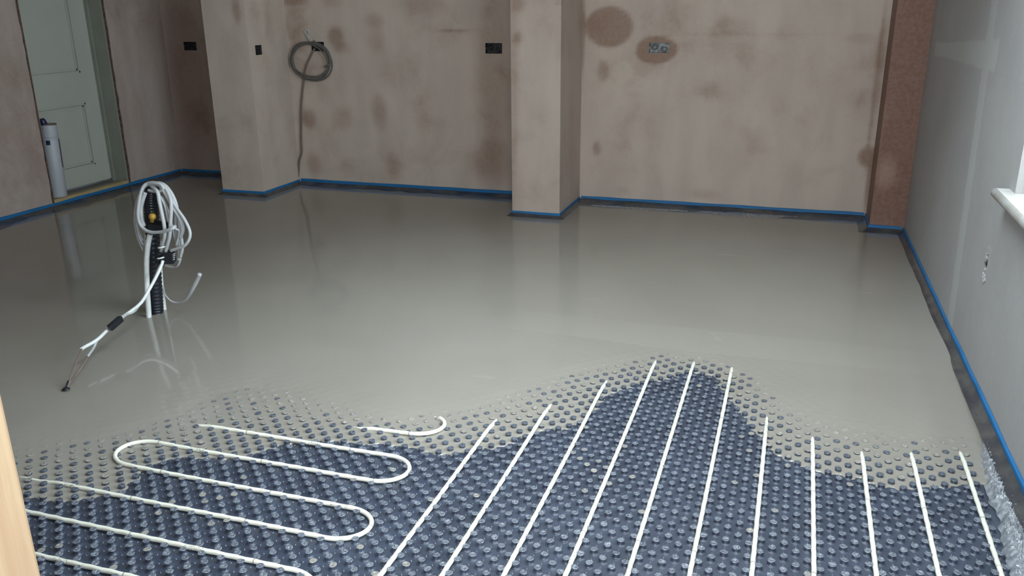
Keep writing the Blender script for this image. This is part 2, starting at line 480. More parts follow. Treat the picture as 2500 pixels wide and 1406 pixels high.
# ------------------------------------------------------------------ room shell
slab = box('floor', -5.4, 1.3, 0.0, 5.9, -0.12, -0.002, m_slab); tag(slab, kind='structure')
bm = bmesh.new()
for a in ((-5.0, RL[0], 0.55, 5.8), (RL[1], 1.0, 0.55, 5.8), (RL[0], RL[1], 0.55, RL[2]), (RL[0], RL[1], RL[3], 5.8)):
    box_bm(bm, *a, CEIL, CEIL + 0.22)
tag(bm_obj('ceiling', bm, m_ceil), kind='structure')
w2 = empty('window_2', ((RL[0] + RL[1]) / 2, (RL[2] + RL[3]) / 2, CEIL + 0.2)); tag(w2, 'white framed rooflight in the ceiling over the mat', kind='structure')
bm = bmesh.new()
for a in ((RL[0], RL[0] + 0.05, RL[2], RL[3]), (RL[1] - 0.05, RL[1], RL[2], RL[3]), (RL[0] + 0.05, RL[1] - 0.05, RL[2], RL[2] + 0.05), (RL[0] + 0.05, RL[1] - 0.05, RL[3] - 0.05, RL[3])):
    box_bm(bm, *a, CEIL + 0.16, CEIL + 0.22, 0.003)
bm_obj('window_frame', bm, m_white_paint, w2)
box('pane', RL[0] + 0.05, RL[1] - 0.05, RL[2] + 0.05, RL[3] - 0.05, CEIL + 0.185, CEIL + 0.191, m_glass, w2)
offset_parent(w2)

# recessed back boxes: (x0, x1, z0, z1)
def rect_on(plane, x0, y0, x1, y1):
    a = plane(x0, y0); b = plane(x1, y1)
    return (min(a.x, b.x), max(a.x, b.x), min(a.z, b.z), max(a.z, b.z))
RB = {'coil': rect_on(lambda a, b: at_y(a, b, Y_BACK), 760, 102, 792, 125),
      'mid': rect_on(lambda a, b: at_y(a, b, Y_BACK), 1185, 105, 1226, 131),
      'right': rect_on(lambda a, b: at_y(a, b, Y_BACK), 1585, 104, 1634, 130),
      'alc': rect_on(lambda a, b: at_y(a, b, Y_ALC), 448, 102, 481, 123),
      }
nb_c = at_x(631, 122, P1[1]); nb_t = at_x(631, 110, P1[1]); nb_b = at_x(631, 134, P1[1])
RB['nib'] = (P1[1] - 0.035, P1[1] + 0.035, nb_b.z, nb_t.z)
xb0 = -3.55
holes = [(RB[k][0] - xb0, RB[k][1] - xb0, RB[k][2], RB[k][3]) for k in ('coil', 'mid', 'right')]
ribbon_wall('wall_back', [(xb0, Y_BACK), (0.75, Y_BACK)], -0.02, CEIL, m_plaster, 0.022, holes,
            {'damp': lambda P: damp_shade_at(P, back_patches)}, 0.12, (0, 1, 0))
ribbon_wall('wall_back_alcove', [(-4.75, Y_ALC), (-3.70, Y_ALC)], -0.02, CEIL, m_plaster_left, 0.03,
            [(RB['alc'][0] + 4.75, RB['alc'][1] + 4.75, RB['alc'][2], RB['alc'][3])],
            {'damp': lambda P: damp_shade_at(P, alc_patches)}, 0.12, (0, 1, 0))
L1 = Y_ALC - P1[2]
ribbon_wall('wall_nib_left', [(P1[0], Y_ALC + 0.02), (P1[0], P1[2]), (P1[1], P1[2]), (P1[1], Y_BACK + 0.02)], -0.02, CEIL, m_plaster, 0.025,
            [(L1 + 0.02 + P1[1] - P1[0] + nb_c.y - 0.035 - P1[2], L1 + 0.02 + P1[1] - P1[0] + nb_c.y + 0.035 - P1[2], RB['nib'][2], RB['nib'][3])],
            {'damp': lambda P: damp_shade_at(P, pier1_patches)})
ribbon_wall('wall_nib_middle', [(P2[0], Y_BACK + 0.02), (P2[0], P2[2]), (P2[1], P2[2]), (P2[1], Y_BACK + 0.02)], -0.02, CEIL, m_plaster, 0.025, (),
            {'damp': lambda P: np.maximum(damp_shade_at(P, pier_patches), np.where(P[:, 0] < P2[0] + 0.002, 0.4, 0))})
ribbon_wall('wall_boxing_right', [(BX[0], Y_BACK + 0.02), (BX[0], BX[1]), (0.78, BX[1])], -0.02, CEIL, m_plaster_wet, 0.03, (),
            {'damp': lambda P: damp_shade_at(P, box_patches)})
DO = (4.29, 4.99)     # doorway in the left wall
ribbon_wall('wall_left', [(X_LEFT, Y_NEAR - 0.1), (X_LEFT, 5.7)], -0.02, CEIL, m_plaster_left, 0.03,
            [(DO[0] - Y_NEAR + 0.1, DO[1] - Y_NEAR + 0.1, 0.055, 2.05)],
            {'damp': lambda P: damp_shade_at(P, left_patches)}, 0.24, (-1, 0, 0))
# rough edges of the cut plaster round the doorway
bm = bmesh.new()
for yy in DO:
    n = 70; prev = None
    for k in range(n + 1):
        z = 0.05 + (2.0) * k / n
        w = 0.006 + 0.007 * (mn.noise(Vector((z * 14, yy * 3, 1.7))) + 0.5)
        s = -1 if yy == DO[0] else 1
        s2 = 1 if yy == DO[0] else -1
        ring = [bm.verts.new((X_LEFT + 0.003, yy + s2 * 0.002, z)), bm.verts.new((X_LEFT + 0.004, yy + s * w, z)),
                bm.verts.new((X_LEFT - 0.01, yy + s * w, z)), bm.verts.new((X_LEFT - 0.02, yy + s2 * 0.002, z))]
        if prev:
            for a in range(4): bm.faces.new((prev[a], prev[(a + 1) % 4], ring[(a + 1) % 4], ring[a]))
        prev = ring
tag(bm_obj('trim_1', bm, m_brick), kind='structure')

# right wall, with the window opening and a ragged cable hole
yr = lambda u: 5.60 - u
WR = [(xr(5.60), 5.60), (xr(0.55), 0.55)]
LW = math.hypot(WR[1][0] - WR[0][0], WR[1][1] - WR[0][1]); kW = LW / (5.60 - 0.55)
HY, HZ = 3.143, 0.452
def rw(px, py):
    p = at_x(px, py, 0.655)
    for _ in range(4): p = at_x(px, py, xr(p.y))
    return p
band_y0 = rw(2432, 10); band_y1 = rw(2335, 700)
patch_a = rw(2290, 120); patch_b = rw(2428, 135); crack = rw(2424, 182)
def filler(P):
    y, z = P[:, 1], P[:, 2]
    t = np.clip((z - band_y1.z) / (band_y0.z - band_y1.z), -1, 2)
    yc = band_y1.y + (band_y0.y - band_y1.y) * t
    d = np.abs(y - yc - 0.03)
    v = np.clip(1.25 - d / 0.075, 0, 1)
    zc = patch_a.z + (patch_b.z - patch_a.z) * (patch_a.y - y) / (patch_a.y - patch_b.y)
    hw = 0.045 + 0.03 * np.clip((4.6 - y), 0, 1.2)
    w = np.clip(1.25 - np.abs(z - zc) / hw, 0, 1) * (y > patch_b.y - 0.05) * (y < patch_a.y + 0.1)
    return np.maximum(v, w)
def joint(P):
    y, z = P[:, 1], P[:, 2]
    a = np.clip(1.4 - np.abs(z - crack.z) / 0.008, 0, 1) * (y < crack.y)
    return a * 0.8
ribbon_wall('wall_right', WR, -0.02, CEIL, m_board, 0.018,
            [((5.60 - WIN_Y1) * kW, (5.60 - WIN_Y0) * kW, WIN_Z0, WIN_Z1), ((5.60 - HY - 0.035) * kW, (5.60 - HY + 0.035) * kW, HZ - 0.05, HZ + 0.045)],
            {'filler': filler, 'joint': joint}, 0.26, (1, 0, 0))
# near wall with the wide opening the picture is taken through
OX0, OX1, OZ = -0.89, 0.62, 2.10
wf = ribbon_wall('wall_front', [(-4.8, Y_NEAR), (0.8, Y_NEAR)], -0.02, CEIL, m_plaster_left, 0.12,
                 [(OX0 - 0.07 + 4.8, OX1 + 0.07 + 4.8, -0.02, OZ + 0.07)], {'damp': lambda P: P[:, 0] * 0}, 0.10, (0, -1, 0))
bm = bmesh.new()
for x0, x1 in ((OX0 - 0.068, OX0), (OX1, OX1 + 0.068)):
    box_bm(bm, x0, x1, Y_NEAR - 0.10, Y_NEAR, -0.002, OZ + 0.068, 0.004)
    s = 1 if x0 < 0 else -1
    xe = x1 if x0 < 0 else x0
    box_bm(bm, min(xe, xe - s * 0.03), max(xe, xe - s * 0.03), Y_NEAR - 0.135, Y_NEAR - 0.10, -0.002, OZ, 0.003)
box_bm(bm, OX0, OX1, Y_NEAR - 0.10, Y_NEAR, OZ, OZ + 0.068, 0.003)
tag(bm_obj('trim_2', bm, m_wood), 'pale bare timber frame post of the near opening', kind='structure')
# wooden cavity backing behind the opening walls is not seen; wall_left extends beyond the doorway
# doorway: hallway floor, lining, leaf
d1 = empty('door_1', (-4.75, 4.62, 0.06)); tag(d1, 'pale panelled door closed in the left wall doorway', kind='structure')
DX = -4.75
bm = bmesh.new()
y0, y1, z0, z1 = 4.215, 4.972, 0.100, 2.04
px0, px1 = y0 + 0.115, 4.835
rows = [(0.226, 0.658), (0.866, 1.90)]
def dslab(a, b, c, d, xf=DX, xb=DX - 0.042): box_bm(bm, xb, xf, a, b, c, d, 0.0015)
dslab(y0, px0, z0, z1); dslab(px1, y1, z0, z1)
dslab(px0, px1, z0, rows[0][0]); dslab(px0, px1, rows[0][1], rows[1][0]); dslab(px0, px1, rows[1][1], z1)
bm_obj('leaf', bm, m_door, d1)
for a, b in rows:
    bm = bmesh.new()
    box_bm(bm, DX - 0.032, DX - 0.014, px0 - 0.002, px1 + 0.002, a - 0.002, b + 0.002)
    bm_obj('panel', bm, m_door, d1)
    bm = bmesh.new()
    for w, xo in ((0.0, 0.004), (0.016, -0.004)):
        for (ya, yb, za, zb) in ((px0 + w, px1 - w, a + w, a + w + 0.010), (px0 + w, px1 - w, b - w - 0.010, b - w), (px0 + w, px0 + w + 0.010, a + w, b - w), (px1 - w - 0.010, px1 - w, a + w, b - w)):
            box_bm(bm, DX - 0.016, DX + xo, ya, yb, za, zb)
    bm_obj('panel_moulding', bm, m_door, d1)
bm = bmesh.new()
box_bm(bm, -4.83, X_LEFT - 0.006, DO[1] - 0.014, DO[1] + 0.004, 0.055, 2.05, 0.002)
box_bm(bm, -4.83, X_LEFT - 0.006, DO[0] - 0.004, DO[0] + 0.014, 0.055, 2.05, 0.002)
box_bm(bm, -4.83, X_LEFT - 0.006, DO[0] + 0.014, DO[1] - 0.014, 2.03, 2.05, 0.002)
box_bm(bm, DX - 0.07, DX - 0.045, DO[1] - 0.030, DO[1] - 0.014, 0.055, 2.03)
box_bm(bm, DX + 0.004, DX + 0.03, DO[1] - 0.026, DO[1] - 0.013, 0.055, 2.03, 0.002)
bm_obj('door_frame', bm, m_lining, d1)
offset_parent(d1)
tag(box('trim_3', -4.86, X_LEFT - 0.045, DO[0] - 0.03, DO[1] + 0.01, 0.0, 0.080, m_slab), kind='structure')
tag(box('trim_4', X_LEFT - 0.044, X_LEFT + 0.004, DO[0] + 0.003, DO[1] - 0.012, 0.0, 0.090, m_threshold, bevel=0.003), 'bare timber threshold strip across the left doorway', kind='structure')
# hallway wall behind the door so the opening is not a void
tag(box('wall_hall', -5.3, -5.2, 3.6, 5.6, 0, CEIL, m_ceil), kind='structure')

# window in the right wall
w1 = empty('window_1', (xr(2.05), 2.05, WIN_Z0)); tag(w1, 'white framed window in the grey right wall', kind='structure')
bm = bmesh.new()
XF0, XF1 = 0.80, 0.86
for a, b, c, d in ((WIN_Y0, WIN_Y1, WIN_Z0, WIN_Z0 + 0.06), (WIN_Y0, WIN_Y1, WIN_Z1 - 0.06, WIN_Z1), (WIN_Y0, WIN_Y0 + 0.06, WIN_Z0 + 0.06, WIN_Z1 - 0.06),
                   (WIN_Y1 - 0.06, WIN_Y1, WIN_Z0 + 0.06, WIN_Z1 - 0.06), (2.02, 2.08, WIN_Z0 + 0.06, WIN_Z1 - 0.06)):
    box_bm(bm, XF0, XF1, a, b, c, d, 0.004)
bm_obj('window_frame', bm, m_white_paint, w1)
for a, b in ((WIN_Y0 + 0.06, 2.02), (2.08, WIN_Y1 - 0.06)):
    box('pane', 0.825, 0.831, a, b, WIN_Z0 + 0.06, WIN_Z1 - 0.06, m_glass, w1)
# sill board with a rounded nose and a horn past the opening
nose = at_y(2421, 452, 3.02)
bm = bmesh.new()
prof = []
xs0, xs1, zt, th = nose.x, 0.80, WIN_Z0 + 0.004, 0.030
pr = [(xs1, zt - th), (xs0 + th / 2, zt - th)] + [(xs0 + th / 2 - th / 2 * math.sin(a * math.pi / 6), zt - th / 2 - th / 2 * math.cos(a * math.pi / 6)) for a in range(1, 6)] + [(xs0 + th / 2, zt), (xs1, zt)]
ya, yb = WIN_Y0 - 0.06, 3.02
A = [bm.verts.new((x, ya, z)) for x, z in pr]; B = [bm.verts.new((x, yb, z)) for x, z in pr]
for k in range(len(pr)): bm.faces.new((A[k], A[(k + 1) % len(pr)], B[(k + 1) % len(pr)], B[k]))
bm.faces.new(A[::-1]); bm.faces.new(B)
# clip the horn to the room side of the wall
sl = bm_obj('window_sill', bm, m_white_paint, w1)
for p in sl.data.polygons: p.use_smooth = p.area < 0.02 or abs(p.normal.y) < 0.5 and p.area < 0.02
offset_parent(w1)

# ------------------------------------------------------------------ screed height
F0px = [(-60, 1235), (60, 1222), (120, 1228), (175, 1226), (215, 1222), (265, 1212), (305, 1205), (330, 1175), (360, 1150), (400, 1132), (470, 1122), (560, 1128), (600, 1122), (640, 1106), (690, 1088), (750, 1080),
        (820, 1082), (880, 1086), (930, 1090), (1000, 1098), (1050, 1110), (1100, 1118), (1150, 1106), (1210, 1096), (1260, 1082), (1300, 1062), (1345, 1052), (1385, 1050), (1420, 1032),
        (1455, 1012), (1490, 968), (1560, 940), (1620, 927), (1690, 908), (1735, 922), (1760, 958), (1790, 995), (1812, 1030), (1850, 1068), (1885, 1108), (1930, 1132), (2000, 1155),
        (2060, 1168), (2130, 1184), (2190, 1196), (2260, 1194), (2330, 1195), (2390, 1186), (2440, 1182), (2520, 1185)]
F1px = [(-60, 1120), (60, 1102), (130, 1085), (250, 1060), (380, 1035), (430, 1015), (500, 985), (560, 962), (640, 948), (720, 960), (800, 985), (870, 1005), (940, 1015), (1000, 1018), (1060, 1012),
        (1130, 1000), (1190, 980), (1260, 962), (1340, 930), (1430, 900), (1520, 876), (1600, 862), (1700, 870), (1790, 892), (1840, 920), (1880, 955), (1930, 995), (2000, 1030), (2080, 1050), (2180, 1062),
        (2280, 1068), (2380, 1080), (2440, 1080), (2520, 1080)]
def poly_world(L, z): return np.array([[*at_z(x, y, z)[:2]] for x, y in L])
F0 = poly_world(F0px, 0.004); F1 = poly_world(F1px, NUB)
def signed(P, poly):
    """positive beyond (far side of) the left-to-right polyline"""
    best = np.full(len(P), 1e9); sg = np.ones(len(P))
    for a, b in zip(poly, poly[1:]):
        ab = b - a; L2 = ab @ ab
        t = np.clip(((P - a) @ ab) / L2, 0, 1)
        q = a + t[:, None] * ab
        d = np.hypot(P[:, 0] - q[:, 0], P[:, 1] - q[:, 1])
        cr = ab[0] * (P[:, 1] - a[1]) - ab[1] * (P[:, 0] - a[0])
        upd = d < best - 1e-9
        best = np.where(upd, d, best); sg = np.where(upd, np.sign(cr), sg)
    return best * sg
LX0, LY0 = 0.012, 1.9645      # a stud row position
PX_, PY_ = 0.028, 0.056
def lattice_phase(P):
    """distance to the nearest stud centre"""
    k = np.round((P[:, 0] - LX0) / PX_)
    best = np.full(len(P), 1e9)
    for dk in (-1, 0, 1):
        kk = k + dk
        x = LX0 + kk * PX_
        off = np.where(np.mod(kk, 2) == 1, 0.0, 0.028)
        yb = LY0 + off
        m = np.round((P[:, 1] - yb) / PY_)
        y = yb + m * PY_
        best = np.minimum(best, np.hypot(P[:, 0] - x, P[:, 1] - y))
    return best
def fbm(P, s, seed=0.0):
    return np.array([mn.noise(Vector((p[0] * s + seed, p[1] * s - seed, seed * 1.3))) for p in P])
def screed_h(P):
    d0 = signed(P, F0); d1 = signed(P, F1)
    lat = lattice_phase(P)
    h = np.full(len(P), ZS)
    near = d1 < 1.2
    if near.any():
        Q = P[near]
        n1 = fbm(Q, 9.0, 3.1); n2 = fbm(Q, 26.0, 8.2); n3 = fbm(Q, 5.0, 5.5)
        lt = lat[near]
        a = d0[near] + 0.014 * n1 + 0.009 * n2 - 0.020 * np.clip(lt / 0.014 - 0.6, -1, 1)   # the film clings to the studs
        b = -(d1[near]) + 0.03 * n3 + 0.012 * n1
        t = np.clip(a / np.maximum(a + b, 1e-4), 0, 1)
        hh = 0.0024 * (1 - np.exp(-np.maximum(a, 0) / 0.005)) + 0.0096 * t
        hh += 0.0006 * n3 + 0.0004 * n1
        beyond = np.maximum(-b, 0)
        top = NUB - 0.0005 + 0.0008 * np.minimum(beyond / 0.05, 1) + (ZS - NUB) * (1 - np.exp(-beyond / 0.38))
        bump = 0.0011 * np.exp(-(lt / 0.008) ** 2) * np.exp(-beyond / 0.13)
        hh = np.where(b < 0, top + bump, hh + 0.0004 * np.exp(-((lt - 0.011) / 0.003) ** 2))
        hh = np.where(a < 0, -0.004, hh)
        ga, gb = at_z(570, 985, 0.013), at_z(890, 1041, 0.013)
        gy = ga.y + (gb.y - ga.y) * (Q[:, 0] - ga.x) / (gb.x - ga.x)
        inside = np.clip((Q[:, 0] - ga.x) / 0.1, 0, 1) * np.clip((gb.x + 0.02 - Q[:, 0]) / 0.02, 0, 1)
        hh -= 0.0013 * inside * np.exp(-((Q[:, 1] - gy) / 0.0045) ** 2)
        h[near] = hh
    return h
FX0, FX1, FY0, FY1 = -3.02, 0.72, 1.20, 3.30
ST = 0.0055
nx = int(round((FX1 - FX0) / ST)); ny = int(round((FY1 - FY0) / ST))
gx = np.linspace(FX0, FX1, nx + 1); gy = np.linspace(FY0, FY1, ny + 1)
GX, GY = np.meshgrid(gx, gy, indexing='ij')
PP = np.stack([GX.ravel(), GY.ravel()], 1)
Hh = screed_h(PP)
edge = np.minimum.reduce([np.clip((PP[:, 0] - FX0) / 0.25, 0, 1), np.clip((FY1 - PP[:, 1]) / 0.2, 0, 1)])
far = signed(PP, F1) > 0.0
Hh = np.where(far, ZS + (Hh - ZS) * edge, Hh)
verts = np.column_stack([PP, Hh])
I = (np.arange(nx)[:, None] * (ny + 1) + np.arange(ny)[None, :]).ravel()
quads = np.column_stack([I, I + ny + 1, I + ny + 2, I + 1])
keep = (Hh[quads] > 0).sum(1) >= 1
quads = quads[keep]
used = np.unique(quads); remap = np.full(len(verts), -1); remap[used] = np.arange(len(used))
verts = verts[used]; quads = remap[quads]
nb = len(verts)
# calm screed beyond the fine zone
extra = []; eq = []
def coarse(x0, x1, y0, y1, sx, sy):
    global extra, eq
    a = int(math.ceil((x1 - x0) / sx)); b = int(math.ceil((y1 - y0) / sy))
    base = nb + len(extra)
    for i in range(a + 1):
        for j in range(b + 1): extra.append((x0 + (x1 - x0) * i / a, y0 + (y1 - y0) * j / b, ZS))
    for i in range(a):
        for j in range(b):
            k = base + i * (b + 1) + j; eq.append((k, k + b + 1, k + b + 2, k + 1))
coarse(-4.62, 0.72, FY1, 5.57, 0.15, 0.15)
coarse(-4.62, FX0, Y_NEAR, FY1, 0.15, 0.15)
verts = np.vstack([verts, np.array(extra)]); quads = np.vstack([quads, np.array(eq)])
lim = 0.638 + (5.167 - verts[:, 1]) * 0.0115 + 0.002
verts[:, 0] = np.minimum(verts[:, 0], lim)
quads = quads[~((verts[quads][:, :, 0] >= lim[quads] - 1e-6).all(1))]
verts[:, 1] = np.where((verts[:, 0] > P1[1] + 0.05) & (verts[:, 1] > Y_BACK + 0.002), Y_BACK + 0.002, verts[:, 1])
me = bpy.data.meshes.new('wet_screed')
me.vertices.add(len(verts)); me.vertices.foreach_set('co', verts.ravel())
me.loops.add(len(quads) * 4); me.loops.foreach_set('vertex_index', quads.ravel().astype(np.int32))
me.polygons.add(len(quads)); me.polygons.foreach_set('loop_start', np.arange(len(quads), dtype=np.int32) * 4)
me.update(calc_edges=True)
scr = link_mesh('wet_screed', me, m_screed, None, True)
tag(scr, 'glossy wet grey liquid screed poured across the room floor', 'screed', kind='stuff')

# ------------------------------------------------------------------ studded mat
def stud_positions():
    out = []
    for k in range(int((-3.05 - LX0) / PX_), int((0.64 - LX0) / PX_) + 1):
        x = LX0 + k * PX_
        off = 0.0 if k % 2 == 1 else 0.028
        m0 = int(math.ceil((Y_NEAR + 0.01 - LY0 - off) / PY_)); m1 = int((3.35 - LY0 - off) / PY_)
        for m in range(m0, m1 + 1): out.append((x, LY0 + off + m * PY_))
    return np.array(out)
SP = stud_positions()
SP = SP[(signed(SP, F1) < 0.16)]
SP = SP[SP[:, 0] < np.array([xr(y) for y in SP[:, 1]]) - 0.075]
# the corner hidden behind the near wall is left without studs
SP = SP[~((SP[:, 1] < 1.15) & (SP[:, 0] < -1.6))]
prof = [(0.0140, 0.0), (0.0136, 0.0008), (0.0124, 0.0005), (0.0103, 0.0008), (0.0093, 0.0030), (0.0091, 0.0085), (0.0096, 0.0106), (0.0098, 0.0116), (0.0092, 0.0124),
        (0.0074, 0.0127), (0.0060, 0.0118), (0.0046, 0.0124), (0.0028, 0.0116)]
SEG = 14
ang = np.arange(SEG) * 2 * np.pi / SEG
pv = np.concatenate([np.column_stack([r * np.cos(ang), r * np.sin(ang), np.full(SEG, z)]) for r, z in prof] + [np.array([[0, 0, 0.0114]])])
pq = []
for i in range(len(prof) - 1):
    for k in range(SEG): pq.append((i * SEG + k, i * SEG + (k + 1) % SEG, (i + 1) * SEG + (k + 1) % SEG, (i + 1) * SEG + k))
pt = [((len(prof) - 1) * SEG + k, (len(prof) - 1) * SEG + (k + 1) % SEG, len(prof) * SEG) for k in range(SEG)]
pq = np.array(pq); pt = np.array(pt)
pip = np.array([[0.0028, 0, 0], [0, 0.0028, 0], [-0.0028, 0, 0], [0, -0.0028, 0], [0.0005, 0.0003, 0.0034], [-0.0005, 0.0003, 0.0034]])
pipq = np.array([(0, 1, 4, 4), (1, 2, 5, 4), (2, 3, 5, 5), (3, 0, 4, 5)])
n = len(SP)
V = []; Q = []; T = []; SPL = []
npv = len(pv)
allv = np.repeat(pv[None], n, 0)
jit = rng.normal(0, 1, (n, 6))
topm = pv[:, 2] > 0.0100
r0 = np.hypot(pv[:, 0], pv[:, 1])
th0 = np.arctan2(pv[:, 1], pv[:, 0])
for c in range(2):
    allv[:, :, c] += topm[None] * jit[:, c][:, None] * 0.00035
wz = (0.0005 * np.sin(th0[None] + jit[:, 2][:, None] * 3) * jit[:, 3][:, None] + 0.00035 * np.sin(3 * th0[None] + jit[:, 4][:, None] * 3)) * topm[None]
allv[:, :, 2] += wz + (rng.normal(0, 0.00045, (n, npv)) * ((r0 < 0.009) & topm)[None])
rad = 1 + topm[None] * (0.045 * np.sin(2 * th0[None] + jit[:, 5][:, None] * 3) + 0.03 * np.sin(3 * th0[None] + jit[:, 2][:, None] * 4))
allv[:, :, 0] *= rad; allv[:, :, 1] *= rad
allv[:, :, 0] += SP[:, 0][:, None]; allv[:, :, 1] += SP[:, 1][:, None]
cl = np.array([mn.noise(Vector((p[0] * 3.3, p[1] * 3.3, 4.4))) for p in SP])
spl = ((rng.random(n) < 0.015 + 0.55 * np.clip(cl - 0.22, 0, 1) * 2)).astype(float) * rng.uniform(0.5, 1.0, n)
s0 = signed(SP, F0); s1 = -signed(SP, F1)
cover = np.clip(s0 / np.maximum(s0 + s1, 0.02), 0, 1) * (s0 > 0)
spl = np.maximum(spl, np.where(rng.random(n) < cover ** 1.6 * 0.9, rng.uniform(0.6, 1.0, n), cover * 0.35))
splv = (spl[:, None] * (pv[:, 2] > 0.0112)[None]).ravel()
offs = (np.arange(n) * npv)[:, None, None]
Qa = (pq[None] + offs).reshape(-1, 4); Ta = (pt[None] + offs).reshape(-1, 3)
Va = allv.reshape(-1, 3)
# small pips midway between studs of a column
pb = len(Va)
PV = np.repeat(pip[None], n, 0); PV[:, :, 0] += SP[:, 0][:, None]; PV[:, :, 1] += (SP[:, 1] + 0.028)[:, None]
Va = np.vstack([Va, PV.reshape(-1, 3)])
pq2 = np.array([(1, 2, 5, 4), (3, 0, 4, 5)]); pt2 = np.array([(0, 1, 4), (2, 3, 5)])
o2 = (pb + np.arange(n) * 6)[:, None, None]
Qa = np.vstack([Qa, (pq2[None] + o2).reshape(-1, 4)]); Ta = np.vstack([Ta, (pt2[None] + o2).reshape(-1, 3)])
# the sheet itself, thick slab up to the edges, with shallow pressed creases
sb = len(Va); bx0, bx1, by0, by1 = -3.1, 0.625, Y_NEAR + 0.005, 3.4
sv = [(bx0, by0, 0), (bx1, by0, 0), (bx1, by1, 0), (bx0, by1, 0), (bx0, by0, -0.0015), (bx1, by0, -0.0015), (bx1, by1, -0.0015), (bx0, by1, -0.0015)]
Va = np.vstack([Va, np.array(sv)])
Qa = np.vstack([Qa, sb + np.array([(0, 1, 2, 3), (7, 6, 5, 4), (0, 4, 5, 1), (1, 5, 6, 2), (2, 6, 7, 3), (3, 7, 4, 0)])])
# creases: thin low ridges joining pips sideways
me = bpy.data.meshes.new('underfloor_heating_mat')
me.vertices.add(len(Va)); me.vertices.foreach_set('co', Va.ravel())
nq, nt_ = len(Qa), len(Ta)
me.loops.add(nq * 4 + nt_ * 3)
me.loops.foreach_set('vertex_index', np.concatenate([Qa.ravel(), Ta.ravel()]).astype(np.int32))
me.polygons.add(nq + nt_)
me.polygons.foreach_set('loop_start', np.concatenate([np.arange(nq) * 4, nq * 4 + np.arange(nt_) * 3]).astype(np.int32))
me.update(calc_edges=True)
at = me.attributes.new('splash', 'FLOAT', 'POINT')
sa = np.zeros(len(Va), dtype=np.float32); sa[:len(splv)] = splv
at.data.foreach_set('value', sa)
at = me.attributes.new('top_sheen', 'FLOAT', 'POINT')
sa = np.zeros(len(Va), dtype=np.float32); sa[:n * npv] = np.outer(np.where(cover > 0, 0.35, rng.uniform(0.55, 1.0, n)), pv[:, 2] > 0.0112).ravel(); sa[n * npv:n * npv + n * 6] = np.tile([0, 0, 0, 0, 0.9, 0.9], n)  # painted sheen, weaker on studs the screed has reached
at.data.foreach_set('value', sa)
sm = np.ones(nq + nt_, dtype=bool); sm[nq - 6:nq] = False
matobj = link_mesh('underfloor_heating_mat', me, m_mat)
me.polygons.foreach_set('use_smooth', sm)
tag(matobj, 'dark navy studded plastic underfloor heating mat in the foreground, half covered by screed', 'heating mat')

# ------------------------------------------------------------------ heating pipes
ordn = ['leftmost', 'second from the left', 'third from the left', 'fourth from the left', 'fifth from the left', 'middle, sixth from the left', 'fifth from the right',
        'fourth from the right', 'third from the right', 'second from the right', 'rightmost']
PR, PZ = 0.0064, 0.0082
Y_END = [2.30, 2.455, 2.68, 2.93, 2.955, 2.96, 2.51, 2.472, 2.425, 2.457, 2.52]
pipe_end_z = {}
for i in range(11):
    x0 = -0.842 + 0.14 * i
    pts = []
    yy = Y_NEAR + 0.02
    sgn = 1
    while yy < 3.35:
        # bends a little between the staggered studs on either side
        k = math.floor((x0 - LX0) / PX_)
        off = 0.0 if k % 2 == 1 else 0.028
        ph = (yy - LY0 - off) / PY_ * 2 * math.pi
        dx = -0.0005 * math.cos(ph)
        over = min(1, max(0, (yy - Y_END[i] + 0.05) / 0.12))
        zz = PZ + 0.0007 * mn.noise(Vector((x0 * 7, yy * 2.4, 0.3))) + 0.0009 * math.sin(yy * 37 + i) * over + 0.0035 * min(1, max(0, (yy - Y_END[i] + 0.45) / 0.4)) - 0.011 * over * over
        pts.append((x0 + dx, yy, zz)); yy += 0.007
    tag(tube('heating_pipe', pts, PR, m_pipe, seg=12),
        'straight white heating pipe, %s of eleven parallel runs' % ordn[i], 'heating pipe', 'straight parallel heating pipe runs')
# the serpentine on the left: one continuous length
ys = [LY0 - 0.014 - 0.056 + 0.42 - 0.14 * k for k in range(0, 9)]
lx, rx_ = -1.80, -1.06
pts = []
def line(xa, xb, y):
    nn = max(2, int(abs(xb - xa) / 0.007))
    for k in range(nn + 1):
        x = xa + (xb - xa) * k / nn
        row = round((y + 0.014 - LY0) / 0.028)
        ph = (x - LX0) / PY_ * 2 * math.pi + (0 if row % 2 == 0 else math.pi)
        pts.append((x, y - 0.0008 * math.cos(ph)))
def arc(cx, cy, r, a0, a1):
    for k in range(1, 24):
        a = a0 + (a1 - a0) * k / 24
        pts.append((cx + r * 1.25 * math.cos(a), cy + r * math.sin(a)))
line(-2.3, -1.07, ys[0])
xR = [-1.07, None, -1.065, None, -1.045, None, -1.05, None]
xLft = [None, -1.93, None, -1.79, None, -2.02, None, -2.2]
cur = -1.07
for k in range(8):
    r = 0.07; cy = (ys[k] + ys[k + 1]) / 2
    if k % 2 == 0:
        c = xR[k]; arc(c, cy, r, math.pi / 2, -math.pi / 2)
        nxt = xLft[k + 1]; line(c, nxt, ys[k + 1])
    else:
        c = xLft[k]; arc(c, cy, r, math.pi / 2, 3 * math.pi / 2)
        nxt = xR[k + 1] if k + 1 < 8 else -1.05; line(c, nxt, ys[k + 1])
P3 = []
